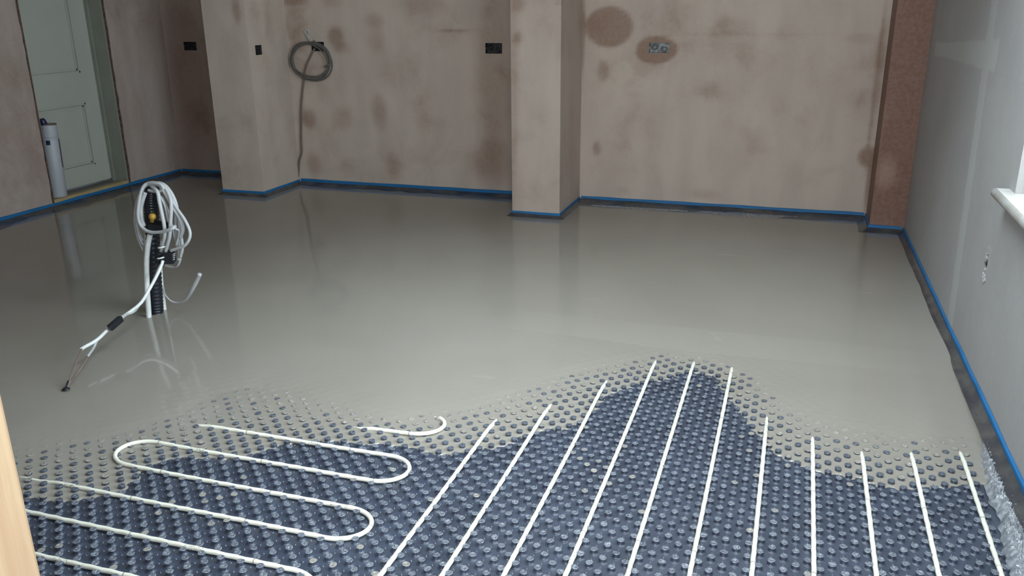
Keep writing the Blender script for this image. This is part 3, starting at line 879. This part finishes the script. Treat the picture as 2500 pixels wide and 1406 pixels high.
for (x, y) in pts:
    z = PZ + 0.0016 * mn.noise(Vector((x * 3, y * 7, 2.3)))
    def dip(cx, w): return min(1, max(0, (cx - x) / w))
    if y > ys[1] - 0.04 and y < ys[1] + 0.012: z -= 0.0085 * dip(-1.20, 0.05)
    if abs(y - ys[2]) < 0.03: z += 0.002 - 0.0095 * dip(-1.70, 0.08)
    if y > ys[0] - 0.012: z -= 0.008 * dip(-0.95, 0.05)
    if abs(y - ys[5]) < 0.05: z -= 0.008 * dip(-1.90, 0.08)
    dl = math.hypot(x + 1.86, y - (ys[3] + ys[4]) / 2 - 0.02)
    z += 0.0052 * math.exp(-(dl / 0.10) ** 2)               # the bends spring up a little
    dl = math.hypot(x + 1.0, y - ys[1] - 0.05); z += 0.0070 * math.exp(-(dl / 0.16) ** 2)
    P3.append((x, y, z))
# drop coincident points
Q3 = [P3[0]]
for p in P3[1:]:
    if (Vector(p) - Vector(Q3[-1])).length > 0.002: Q3.append(p)
tag(tube('heating_pipe', Q3, PR, m_pipe, seg=12), 'long white heating pipe snaking in rounded loops over the left of the mat', 'heating pipe')

# ------------------------------------------------------------------ blue foam edge strips with film apron
def strip(label, plan, inward, wid=0.008, top=0.070, apron_w=0.055, bottom=0.0, apron=True, calm=1.0):
    """plan follows the wall foot; inward gives the room side normals for every segment"""
    root = empty('edge_insulation_strip', (*plan[len(plan) // 2], ZS))
    tag(root, label, 'edge strip', 'blue foam edge strips around the walls')
    def path(off):
        res = []
        m = len(plan)
        for i, p in enumerate(plan):
            ns = []
            if i > 0: ns.append(Vector(inward[i - 1]))
            if i < m - 1: ns.append(Vector(inward[i]))
            if len(ns) == 2 and (ns[0] - ns[1]).length > 0.05: d = ns[0] + ns[1]
            else: d = ns[0]
            res.append(Vector(p) + d * off)
        return res
    def dense(P):
        out = []
        for a, b in zip(P, P[1:]):
            n = max(1, int((b - a).length / 0.03))
            for k in range(n): out.append((a + (b - a) * k / n))
        out.append(P[-1]); return out
    counts = []
    A = path(0.0005); B = path(wid)
    DA = []; DB = []; DC = []; DD = []
    C = path(wid + 0.001); D = path(wid + apron_w)
    for i in range(len(plan) - 1):
        n = max(1, int((A[i + 1] - A[i]).length / 0.03))
        for k in range(n + (1 if i == len(plan) - 2 else 0)):
            t = k / n
            DA.append(A[i].lerp(A[i + 1], t)); DB.append(B[i].lerp(B[i + 1], t)); DC.append(C[i].lerp(C[i + 1], t)); DD.append(D[i].lerp(D[i + 1], t))
    bm = bmesh.new(); prev = None
    for a, b in zip(DA, DB):
        h = top + 0.0035 * mn.noise(Vector((a.x * 5, a.y * 5, 9)))
        w = 0.0015 * mn.noise(Vector((a.x * 9, a.y * 9, 2)))
        b2 = b + (b - a).normalized() * w
        r = [bm.verts.new((a.x, a.y, bottom)), bm.verts.new((b2.x, b2.y, bottom)), bm.verts.new((b2.x, b2.y, h - 0.002)), bm.verts.new(((a.x + b2.x) / 2, (a.y + b2.y) / 2, h)), bm.verts.new((a.x, a.y, h))]
        if prev:
            for k in range(5): bm.faces.new((prev[k], prev[(k + 1) % 5], r[(k + 1) % 5], r[k]))
        else: bm.faces.new(r[::-1])
        prev = r
    bm.faces.new(prev)
    bm_obj('foam_strip', bm, m_blue, root)
    if apron:
        bm = bmesh.new(); prev = None
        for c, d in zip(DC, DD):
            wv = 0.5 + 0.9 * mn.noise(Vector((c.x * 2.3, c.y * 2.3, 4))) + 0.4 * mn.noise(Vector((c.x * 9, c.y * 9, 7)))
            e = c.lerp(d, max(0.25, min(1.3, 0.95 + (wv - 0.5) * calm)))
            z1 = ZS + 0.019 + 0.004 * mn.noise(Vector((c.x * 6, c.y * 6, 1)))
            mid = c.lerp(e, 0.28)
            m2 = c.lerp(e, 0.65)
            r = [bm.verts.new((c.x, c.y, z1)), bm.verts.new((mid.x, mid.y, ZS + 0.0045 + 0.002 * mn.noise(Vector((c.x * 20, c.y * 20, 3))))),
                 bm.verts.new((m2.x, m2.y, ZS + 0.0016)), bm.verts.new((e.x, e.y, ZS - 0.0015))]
            if prev:
                for k in range(3): bm.faces.new((prev[k], prev[k + 1], r[k + 1], r[k]))
            prev = r
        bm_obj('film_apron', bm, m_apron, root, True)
    offset_parent(root)
    return root
E_ = 0.001
strip('blue foam edge strip along the left wall below the doorway', [(X_LEFT, 1.0), (X_LEFT, Y_ALC - 0.012)], [(1, 0)], apron_w=0.13)
strip('blue foam edge strip across the dark alcove foot at back left', [(X_LEFT + 0.012, Y_ALC), (P1[0] - 0.012, Y_ALC)], [(0, -1)], apron_w=0.09)
strip('blue foam edge strip wrapped round the left wall nib', [(P1[0], Y_ALC - 0.012), (P1[0], P1[2]), (P1[1], P1[2]), (P1[1], Y_BACK - 0.012)], [(-1, 0), (0, -1), (1, 0)], wid=0.006, top=0.068, apron_w=0.035, calm=0.4)
strip('blue foam edge strip along the back wall between the two nibs', [(P1[1] + 0.012, Y_BACK), (P2[0] - 0.012, Y_BACK)], [(0, -1)], top=0.073, apron_w=0.10)
strip('blue foam edge strip wrapped round the middle wall nib', [(P2[0], Y_BACK - 0.012), (P2[0], P2[2]), (P2[1], P2[2]), (P2[1], Y_BACK - 0.012)], [(-1, 0), (0, -1), (1, 0)], wid=0.006, top=0.066, apron_w=0.03, calm=0.4)
strip('blue foam edge strip along the back wall right of the middle nib', [(P2[1] + 0.012, Y_BACK), (BX[0] - 0.012, Y_BACK)], [(0, -1)], top=0.070, apron_w=0.12)
strip('blue foam edge strip round the wet brown boxing in the right corner', [(BX[0], Y_BACK - 0.012), (BX[0], BX[1]), (xr(BX[1]) - 0.013, BX[1])], [(-1, 0), (0, -1)], top=0.069, apron_w=0.06, calm=0.5)
strip('blue foam edge strip running along the grey right wall', [(xr(5.12) - 0.001, 5.14), (xr(1.0) - 0.001, 1.0)], [(-1, -0.0115)], top=0.068, apron_w=0.034, calm=0.25)

# clear film bunched up on the mat beside the right wall, and thin films floating at the back
bm = bmesh.new()
nu, nv = 420, 34
g = []
for i in range(nu + 1):
    y = 1.45 + (2.70 - 1.45) * i / nu
    tt = (2.70 - y) / 1.25
    w = 0.030 + 0.035 * min(1, tt * 1.8) + 0.016 * mn.noise(Vector((y * 7, 0, 0))) + 0.012 * mn.noise(Vector((y * 25, 3, 0)))
    if tt < 0.12: w *= 0.4 + tt * 5
    row = []
    for j in range(nv + 1):
        s = j / nv
        xo = xr(y) - 0.022 - w * s - 0.008 * tt
        p = Vector((xo * 46, y * 46, 0))
        r1 = max(-0.2, 1 - abs(mn.noise(p)) * 2.2); r2 = max(-0.2, 1 - abs(mn.noise(p * 2.1 + Vector((3, 1, 0)))) * 2.2)
        z = 0.010 + (0.015 * r1 + 0.009 * r2) * math.sin(min(1, s * 1.15) * math.pi) ** 0.6 + 0.010 * math.sin(s * math.pi) * (0.5 + mn.noise(Vector((y * 12, 5, 2))))
        z += 0.022 * max(0, 1 - s * 4) * min(1, tt * 6)
        if s > 0.88: z *= (1.0 - s) / 0.12 * 0.7 + 0.3
        row.append(bm.verts.new((xo, y, max(z, 0.003))))
    g.append(row)
for i in range(nu):
    for j in range(nv): bm.faces.new((g[i][j], g[i + 1][j], g[i + 1][j + 1], g[i][j + 1]))
tag(bm_obj('plastic_film', bm, m_film, None, True), 'crumpled shiny clear plastic film on the mat edge along the right wall', 'plastic film')

def floor_film(x0, x1, y, w, seed, label):
    bm = bmesh.new(); nn = 60; prev = None
    for k in range(nn + 1):
        t = k / nn; x = x0 + (x1 - x0) * t
        ww = w * (0.15 + max(0.0, math.sin(t * math.pi)) * (0.6 + 0.9 * mn.noise(Vector((x * 4, seed, 0)))))
        yy = y + 0.01 * mn.noise(Vector((x * 3, seed, 4)))
        r = [bm.verts.new((x, yy - ww * s, ZS + 0.0035 + 0.008 * max(0, mn.noise(Vector((x * 11, s * 3, seed)))) * (1 - s) - 0.003 * s)) for s in (0, 0.33, 0.66, 1.0)]
        if prev:
            for q in range(3): bm.faces.new((prev[q], prev[q + 1], r[q + 1], r[q]))
        prev = r
    o = bm_obj('plastic_film', bm, m_film, None, True)
    tag(o, label, 'plastic film')
floor_film(-1.22, -0.60, Y_BACK - 0.105, 0.06, 2.0, 'narrow clear plastic film on the screed just right of the middle nib')
floor_film(-0.52, 0.06, Y_BACK - 0.08, 0.10, 6.0, 'wide clear plastic film lying on the screed below the right part of the back wall')

# ------------------------------------------------------------------ recessed back boxes
def back_box(key, y, label, mat, shiny, coils=2, vertical=False):
    x0, x1, z0, z1 = RB[key]
    root = empty('back_box', ((x0 + x1) / 2, y, (z0 + z1) / 2)); tag(root, label, 'socket box')
    bm = bmesh.new(); t = 0.0015; d = 0.035
    box_bm(bm, x0, x1, y + d - t, y + d, z0, z1)
    box_bm(bm, x0, x0 + t, y - 0.002, y + d, z0, z1); box_bm(bm, x1 - t, x1, y - 0.002, y + d, z0, z1)
    box_bm(bm, x0, x1, y - 0.002, y + d, z0, z0 + t); box_bm(bm, x0, x1, y - 0.002, y + d, z1 - t, z1)
    bm_obj('metal_box', bm, mat, root)
    for s in ((x0 + 0.006, (z0 + z1) / 2), (x1 - 0.006, (z0 + z1) / 2)):
        box('fixing_lug', s[0] - 0.005, s[0] + 0.005, y + 0.001, y + 0.003, s[1] - 0.007, s[1] + 0.007, mat, root)
    w = (x1 - x0)
    for c in range(coils):
        cx = (x0 + x1) / 2 if vertical else x0 + w * (0.27 + 0.46 * c)
        cz = (z0 + z1) / 2 + (0.006 if c == 0 else -0.007)
        if vertical: cz = z0 + (z1 - z0) * (0.3 + 0.4 * c)
        r = 0.012 if vertical else 0.019
        pts = []
        for k in range(46):
            a = k * 0.36 + c * 1.9
            rr = r * (1 - 0.006 * k)
            pts.append((cx + rr * math.cos(a), y + 0.004 + 0.012 * (0.5 + 0.5 * math.sin(k * 0.23)) , cz + rr * math.sin(a) * 0.85))
        tube('coiled_wire', pts, 0.0032, shiny, root, 8)
    offset_parent(root)
    return root
back_box('right', Y_BACK, 'bright metal back box with coiled wires in a damp brown patch of the back wall', m_galv, m_galv)
back_box('mid', Y_BACK, 'dark double back box in the shadow beside the middle nib', m_boxdark, m_black)
back_box('coil', Y_BACK, 'dark back box behind the coiled cable hanging on the back wall', m_boxdark, m_grey_cable)
back_box('alc', Y_ALC, 'dark double back box in the dim back left alcove', m_boxdark, m_black)
nbx = back_box('nib', nb_c.y, 'small single back box on the side face of the left wall nib', m_boxdark, m_black, 2, True)
nbx.rotation_euler = (0, 0, math.pi / 2)

# ragged hole in the right wall with wires
hx = xr(HY)
root = empty('cable_hole', (hx, HY, HZ)); tag(root, 'ragged dark cable hole cut in the grey right wall below the window', 'wall hole')
def rag(k, n, a, b):
    t = 2 * math.pi * k / n
    q = 0.75 + 0.33 * mn.noise(Vector((math.cos(t) * 1.7, math.sin(t) * 1.7, 3.3))) + 0.25 * mn.noise(Vector((math.cos(t) * 5, math.sin(t) * 5, 1)))
    return a * q * math.cos(t), b * q * math.sin(t)
bm = bmesh.new(); n = 40
inn = []; mid = []; outr = []
for k in range(n):
    dy, dz = rag(k, n, 0.030, 0.047)
    t = 2 * math.pi * k / n
    inn.append(bm.verts.new((hx + 0.022, HY + dy * 0.9, HZ + dz * 0.9)))
    mid.append(bm.verts.new((hx - 0.0015, HY + dy, HZ + dz)))
    oy = 0.040 * max(-1, min(1, 1.4 * math.cos(t))); oz = 0.055 * max(-1, min(1, 1.4 * math.sin(t)))
    outr.append(bm.verts.new((hx + 0.0004, HY + oy, HZ + oz)))
for k in range(n):
    k2 = (k + 1) % n
    bm.faces.new((mid[k], mid[k2], outr[k2], outr[k])); bm.faces.new((inn[k], inn[k2], mid[k2], mid[k]))
bm_obj('board_edge', bm, m_board, root)
box('cavity_back', hx + 0.06, hx + 0.075, HY - 0.06, HY + 0.06, HZ - 0.07, HZ + 0.07, m_hole, root)
for q in range(3):
    pts = catmull([(hx + 0.055, HY - 0.012 + 0.012 * q, HZ - 0.02), (hx + 0.01, HY - 0.015 + 0.013 * q, HZ + 0.012 - 0.008 * q), (hx - 0.002, HY - 0.012 + 0.012 * q, HZ - 0.012), (hx + 0.012, HY + 0.004 * q, HZ - 0.03)], 6)
    tube('wire', pts, 0.0025, m_grey_cable if q else m_black, root, 8)
bm = bmesh.new()
for q in range(5):
    c = Vector((hx - 0.002, HY + 0.012 - 0.009 * q + 0.004 * (q % 2), HZ - 0.052 - 0.010 * (q % 3)))
    r = bmesh.ops.create_icosphere(bm, subdivisions=2, radius=0.007)
    for v in r['verts']:
        v.co = Vector((v.co.x * 0.5, v.co.y * 1.1, v.co.z)) * (1 + 0.5 * mn.noise(v.co * 160 + c * 9)) + c
bm_obj('plaster_crumbs', bm, m_board, root)
offset_parent(root)

# ------------------------------------------------------------------ cable coil on the back wall
YC = Y_BACK - 0.022
root = empty('cable_coil', at_y(757, 145, YC)); tag(root, 'grey cable coil hanging on the back wall with its tail dropping to the floor', 'cable')
c0 = at_y(758, 147, YC)
RX, RZ = (at_y(803, 147, YC) - c0).length, (at_y(758, 102, YC) - c0).length
tilt = 0.10
for q in range(6):
    pts = []
    rr = 0.93 + 0.028 * q; ph = random.random() * 6
    for k in range(48):
        a = 2 * math.pi * k / 48
        e = 1 + 0.035 * math.sin(2 * a + ph) + 0.02 * math.sin(3 * a + ph * 2)
        x = RX * rr * e * math.cos(a); z = RZ * rr * e * math.sin(a)
        pts.append((c0.x + x + 0.006 * math.sin(ph), YC - 0.009 + 0.012 * math.sin(a + ph) + 0.002 * q, c0.z + z - 0.006 * (q % 3)))
    tube('coil_turn', pts, 0.0048, m_grey_cable, root, 8, True)
tie = at_y(799, 160, YC - 0.01)
for cx, cz, s in ((tie.x, tie.z, 0.02), (at_y(764, 103, YC).x, at_y(764, 103, YC).z, 0.018), (at_y(745, 188, YC).x, at_y(745, 188, YC).z, 0.014)):
    tube('cable_tie', [(cx + s * math.cos(a), YC - 0.012 + 0.014 * math.sin(a), cz + s * 0.5 * math.cos(a)) for a in [2 * math.pi * k / 16 for k in range(16)]], 0.004, m_grey_cable, root, 6, True)
T = lambda L, y: [at_y(a, b, y) for a, b in L]
tube('hanging_loop', catmull(T([(764, 103), (756, 92), (748, 84), (745, 76), (751, 72), (755, 80), (752, 90), (758, 102)], YC), 6), 0.0042, m_white_cable, root, 8)
tube('cable_end', catmull(T([(786, 112), (800, 128), (806, 150), (803, 163), (796, 160)], YC - 0.015), 6), 0.006, m_grey_cable, root, 8)
tube('inner_run', catmull(T([(768, 118), (758, 138), (748, 160), (744, 176), (742, 190)], YC + 0.004), 6), 0.0065, m_brown_cable, root, 8)
tube('cable_tail', catmull(T([(744, 180), (741, 200), (738, 225), (735, 262), (735, 300), (735, 345), (736, 372), (730, 396), (728, 432)], Y_BACK - 0.012), 6), 0.0078, m_brown_cable, root, 8)
offset_parent(root)

# ------------------------------------------------------------------ black duct with pipe tails and cables standing in the screed
def Y(L): return [at_y(a, b, c) for a, b, c in L]
# corrugated duct
cen = catmull(Y([(383, 782, 2.82), (381, 740, 2.82), (377, 680, 2.815), (374, 610, 2.81), (371, 540, 2.81), (369, 490, 2.81), (370, 457, 2.81)]), 26)
cen[0].z = -0.002
rad_ = []
for i in range(len(cen)): rad_.append(0.0288 + 0.0013 * (1 if (i // 2) % 2 == 0 else -1))
root = empty('corrugated_duct', cen[0]); tag(root, 'upright black corrugated duct standing in the wet screed at left', 'duct')
tube('duct_tube', cen, 0.03, m_duct, root, 20, radii=rad_)
def crate(cx, cy, y, w, h, d, name, par, rot=0.2):
    p = at_y(cx, cy, y)
    Mx = Matrix.Translation(p) @ Matrix.Rotation(rot, 4, 'Z') @ Matrix.Rotation(0.12, 4, 'X')
    return box(name, -w / 2, w / 2, -d / 2, d / 2, -h / 2, h / 2, m_black, par, 0.004, Mx)
crate(390, 553, 2.775, 0.075, 0.030, 0.05, 'tape_wrap', root, 0.0)
offset_parent(root)
o = tube('pipe_tail', catmull(Y([(364, 780, 2.765), (362, 748, 2.765), (359, 700, 2.77), (358, 640, 2.775), (361, 600, 2.775), (366, 573, 2.775)]), 8), 0.0112, m_white_pipe2, None, 14)
tag(o, 'white pipe tail in front of the black duct on its left side', 'pipe', 'white pipe tails beside the black duct')
o = tube('pipe_tail', catmull(Y([(401, 760, 2.865), (398, 735, 2.865), (393, 697, 2.85), (390, 655, 2.84), (388, 610, 2.84), (390, 590, 2.84)]), 8), 0.0112, m_white_pipe2, None, 14)
tag(o, 'white pipe tail on the right side of the black duct', 'pipe', 'white pipe tails beside the black duct')
# cable bundle
root = empty('cable_bundle', at_y(380, 470, 2.80)); tag(root, 'tangled bundle of grey white cable looped over the top of the black duct', 'cable')
LOOPS = [
    ([(395, 452, 2.82), (372, 446, 2.79), (350, 456, 2.77), (339, 495, 2.755), (337, 530, 2.75), (346, 553, 2.75), (365, 566, 2.745), (395, 566, 2.74), (420, 558, 2.74), (428, 552, 2.76)], 0.0062),
    ([(400, 458, 2.84), (375, 448, 2.83), (349, 462, 2.82), (333, 495, 2.81), (329, 540, 2.81), (336, 580, 2.81), (350, 612, 2.80)], 0.0042),
    ([(390, 450, 2.80), (362, 450, 2.79), (342, 480, 2.78), (333, 520, 2.78), (338, 570, 2.78), (352, 598, 2.785), (357, 560, 2.79)], 0.0040),
    ([(355, 470, 2.77), (348, 490, 2.765), (344, 512, 2.765), (347, 538, 2.76), (352, 552, 2.76)], 0.0075),
    ([(368, 452, 2.79), (384, 468, 2.77), (389, 492, 2.765), (395, 520, 2.76), (401, 552, 2.755), (402, 575, 2.76), (397, 598, 2.77), (392, 622, 2.78)], 0.0070),
    ([(372, 450, 2.80), (397, 452, 2.79), (414, 478, 2.78), (418, 505, 2.77), (416, 545, 2.765), (414, 575, 2.765), (408, 600, 2.77), (404, 616, 2.775)], 0.0066),
    ([(362, 452, 2.80), (395, 449, 2.80), (410, 470, 2.79), (430, 506, 2.785), (450, 535, 2.78), (463, 563, 2.78), (462, 583, 2.775), (450, 600, 2.77), (434, 606, 2.77), (417, 612, 2.77)], 0.0056),
    ([(375, 453, 2.82), (398, 456, 2.82), (418, 490, 2.82), (427, 520, 2.82), (428, 560, 2.82), (431, 600, 2.82), (441, 622, 2.83), (436, 645, 2.83), (424, 652, 2.84), (402, 648, 2.84)], 0.0042),
    ([(366, 449, 2.81), (392, 447, 2.80), (412, 462, 2.80), (428, 492, 2.80), (436, 530, 2.80), (441, 570, 2.80), (445, 605, 2.80), (440, 628, 2.805)], 0.0060),
    ([(360, 455, 2.83), (385, 458, 2.84), (404, 474, 2.84), (421, 498, 2.84), (435, 528, 2.84), (436, 560, 2.84), (430, 590, 2.84), (422, 560, 2.84), (412, 520, 2.84), (396, 480, 2.84)], 0.0042),
    ([(352, 454, 2.785), (370, 447, 2.775), (392, 450, 2.775), (398, 462, 2.78), (384, 468, 2.785), (362, 464, 2.78)], 0.0055),
    ([(378, 450, 2.81), (402, 458, 2.81), (420, 488, 2.81), (433, 520, 2.81), (438, 552, 2.81), (434, 585, 2.81), (438, 618, 2.81), (436, 634, 2.81)], 0.0072),
    ([(370, 450, 2.79), (390, 452, 2.785), (406, 476, 2.785), (424, 508, 2.785), (440, 536, 2.785), (446, 560, 2.79), (440, 580, 2.795)], 0.0068),
    ([(358, 458, 2.80), (341, 476, 2.80), (335, 510, 2.80), (335, 545, 2.795), (342, 575, 2.79), (350, 588, 2.79)], 0.0055),
    ([(385, 470, 2.78), (402, 500, 2.775), (412, 540, 2.775), (425, 556, 2.775), (438, 566, 2.79), (430, 600, 2.79)], 0.0045),
]
for L, r in LOOPS:
    tube('cable', catmull(Y(L), 8), r * 1.15, m_white_cable, root, 8)
crate(412, 627, 2.785, 0.046, 0.052, 0.035, 'black_connector', root, 0.3)
crate(397, 632, 2.775, 0.022, 0.040, 0.03, 'black_connector', root, 0.1)
for q in range(4):
    a = at_y(395 - q * 0.8, 603 + q * 13, 2.765)
    tube('cable_tie', [(a.x + 0.014 * math.cos(t), a.y + 0.014 * math.sin(t), a.z + 0.003 * math.cos(t)) for t in [2 * math.pi * k / 14 for k in range(14)]], 0.0035, m_black if q % 2 else m_white_pipe2, root, 6, True)
for q in range(4):
    a = at_y(421 + q * 0.4, 622 + q * 4, 2.765); b = at_y(427 - q * 0.2, 619 + q * 4.6, 2.765)
    tube('connector_rib', [a, b], 0.0016, m_white_pipe2, root, 6)
bm = bmesh.new(); p = at_y(372, 532, 2.755)
lathe_bm(bm, [(0, 0.020), (0.010, 0.018), (0.0145, 0.010), (0.0145, 0.000), (0.009, -0.004), (0.0075, -0.018), (0, -0.018)], 16, Matrix.Translation(p) @ Matrix.Rotation(0.25, 4, 'Y'))
tag(bm_obj('yellow_cap', bm, m_brass, root, True), 'yellow plastic cap')
offset_parent(root)
# sensor cable leaning down to the floor
root = empty('sensor_cable', at_z(160, 952, ZS)); tag(root, 'thin white cable slanting from the black duct down to a dark tip in the screed', 'cable')
tube('outer_sleeve', catmull(Y([(398, 636, 2.765), (388, 662, 2.74), (368, 700, 2.69), (345, 738, 2.62), (316, 762, 2.54), (290, 780, 2.47), (262, 806, 2.40), (236, 830, 2.33), (205, 848, 2.27), (198, 853, 2.25)]), 8), 0.0066, m_white_pipe2, root, 10)
tube('inner_wire', catmull(Y([(394, 640, 2.80), (372, 690, 2.72), (340, 745, 2.63), (325, 762, 2.56), (300, 772, 2.49), (268, 800, 2.42), (240, 828, 2.35), (228, 850, 2.29), (214, 870, 2.22)]), 8), 0.0046, m_white_cable, root, 8)
end = at_z(161, 950, ZS - 0.003)
pz = Y([(214, 870, 2.22), (204, 888, 2.18), (188, 912, 2.14)])
tube('thin_wire', catmull(pz + [at_z(172, 932, ZS + 0.01), end], 8), 0.0036, m_brown_cable, root, 8)
pz = Y([(200, 852, 2.25), (190, 874, 2.20), (179, 902, 2.15), (171, 925, 2.115)])
tube('thin_wire', catmull(pz + [end + Vector((0.004, 0.004, 0))], 8), 0.0028, m_brown_cable, root, 8)
a = at_y(168, 930, 2.11); tube('dark_tip', [a, end], 0.005, m_black, root, 8)
bm = bmesh.new()
lathe_bm(bm, [(0, 0.004), (0.006, 0.0035), (0.011, 0.001), (0.014, -0.003)], 14, Matrix.Translation(Vector((end.x, end.y, ZS))))
bm_obj('floor_grommet', bm, m_black, root, True)
pa, pb_ = at_y(294, 773, 2.455), at_y(266, 797, 2.39)
bm = bmesh.new()
dd = (pb_ - pa); Mx = Matrix.Translation((pa + pb_) / 2) @ dd.to_track_quat('X', 'Z').to_matrix().to_4x4()
box_bm(bm, -dd.length / 2, dd.length / 2, -0.010, 0.010, -0.020, 0.004, 0.003, Mx)
bm_obj('black_clip', bm, m_black, root)
offset_parent(root)
# curled offcut at the right of the duct
pts = catmull(Y([(399, 700, 2.84), (402, 716, 2.85), (410, 728, 2.86), (422, 737, 2.865), (436, 739, 2.865), (451, 733, 2.86), (463, 718, 2.85), (474, 698, 2.84), (482, 682, 2.835), (488, 669, 2.83)]), 8)
for p in pts: p.z = max(p.z, ZS + 0.007)
rr = [0.003 + 0.0062 * min(1, max(0, (i - 18) / 40)) for i in range(len(pts))]
tag(tube('curled_pipe_end', pts, 0.006, m_white_cable, None, 10, radii=rr), 'curled grey pipe end rising from the screed right of the black duct', 'pipe')

# ------------------------------------------------------------------ canister standing in the doorway
bx = -4.675; pb0 = at_x(144, 470, bx)
base = Vector((bx, pb0.y - 0.004, 0.081))
root = empty('canister', base); tag(root, 'tall white canister with a dark blue top standing in the left doorway', 'canister')
lean = Matrix.Translation(base) @ Matrix.Rotation(-0.035, 4, 'X')
bm = bmesh.new()
lathe_bm(bm, [(0, 0.0), (0.048, 0.0), (0.051, 0.006), (0.0505, 0.20), (0.0515, 0.21), (0.0505, 0.22), (0.0505, 0.385), (0.049, 0.40), (0.052, 0.405), (0.052, 0.415), (0.049, 0.42), (0.049, 0.478), (0.045, 0.487), (0, 0.487)], 28, lean)
bm_obj('body', bm, m_can, root, True)
bm = bmesh.new()
lathe_bm(bm, [(0, 0.0), (0.020, 0.0), (0.021, 0.012), (0.017, 0.034), (0.012, 0.040), (0, 0.040)], 18, lean @ Matrix.Translation((0.0, -0.032, 0.487)) @ Matrix.Rotation(0.3, 4, 'X'))
bm_obj('cap', bm, m_navy, root, True)
bm = bmesh.new()
lathe_bm(bm, [(0.046, 0.480), (0.050, 0.482), (0.050, 0.489), (0.043, 0.490)], 28, lean)
bm_obj('rim', bm, m_brown_cable, root, True)
def wrap(a0, a1, z0, z1, name, mat):
    bm = bmesh.new(); n = 8
    A = []
    for k in range(n + 1):
        a = a0 + (a1 - a0) * k / n
        A.append((bm.verts.new(lean @ Vector((0.0522 * math.cos(a), 0.0522 * math.sin(a), z0))), bm.verts.new(lean @ Vector((0.0522 * math.cos(a), 0.0522 * math.sin(a), z1)))))
    for p, q in zip(A, A[1:]): bm.faces.new((p[0], q[0], q[1], p[1]))
    bm_obj(name, bm, mat, root, True)
wrap(0.35, 0.75, 0.20, 0.39, 'dark_stripe', m_navy)
wrap(-1.35, -0.85, 0.355, 0.385, 'blue_mark', m_navy)
offset_parent(root)
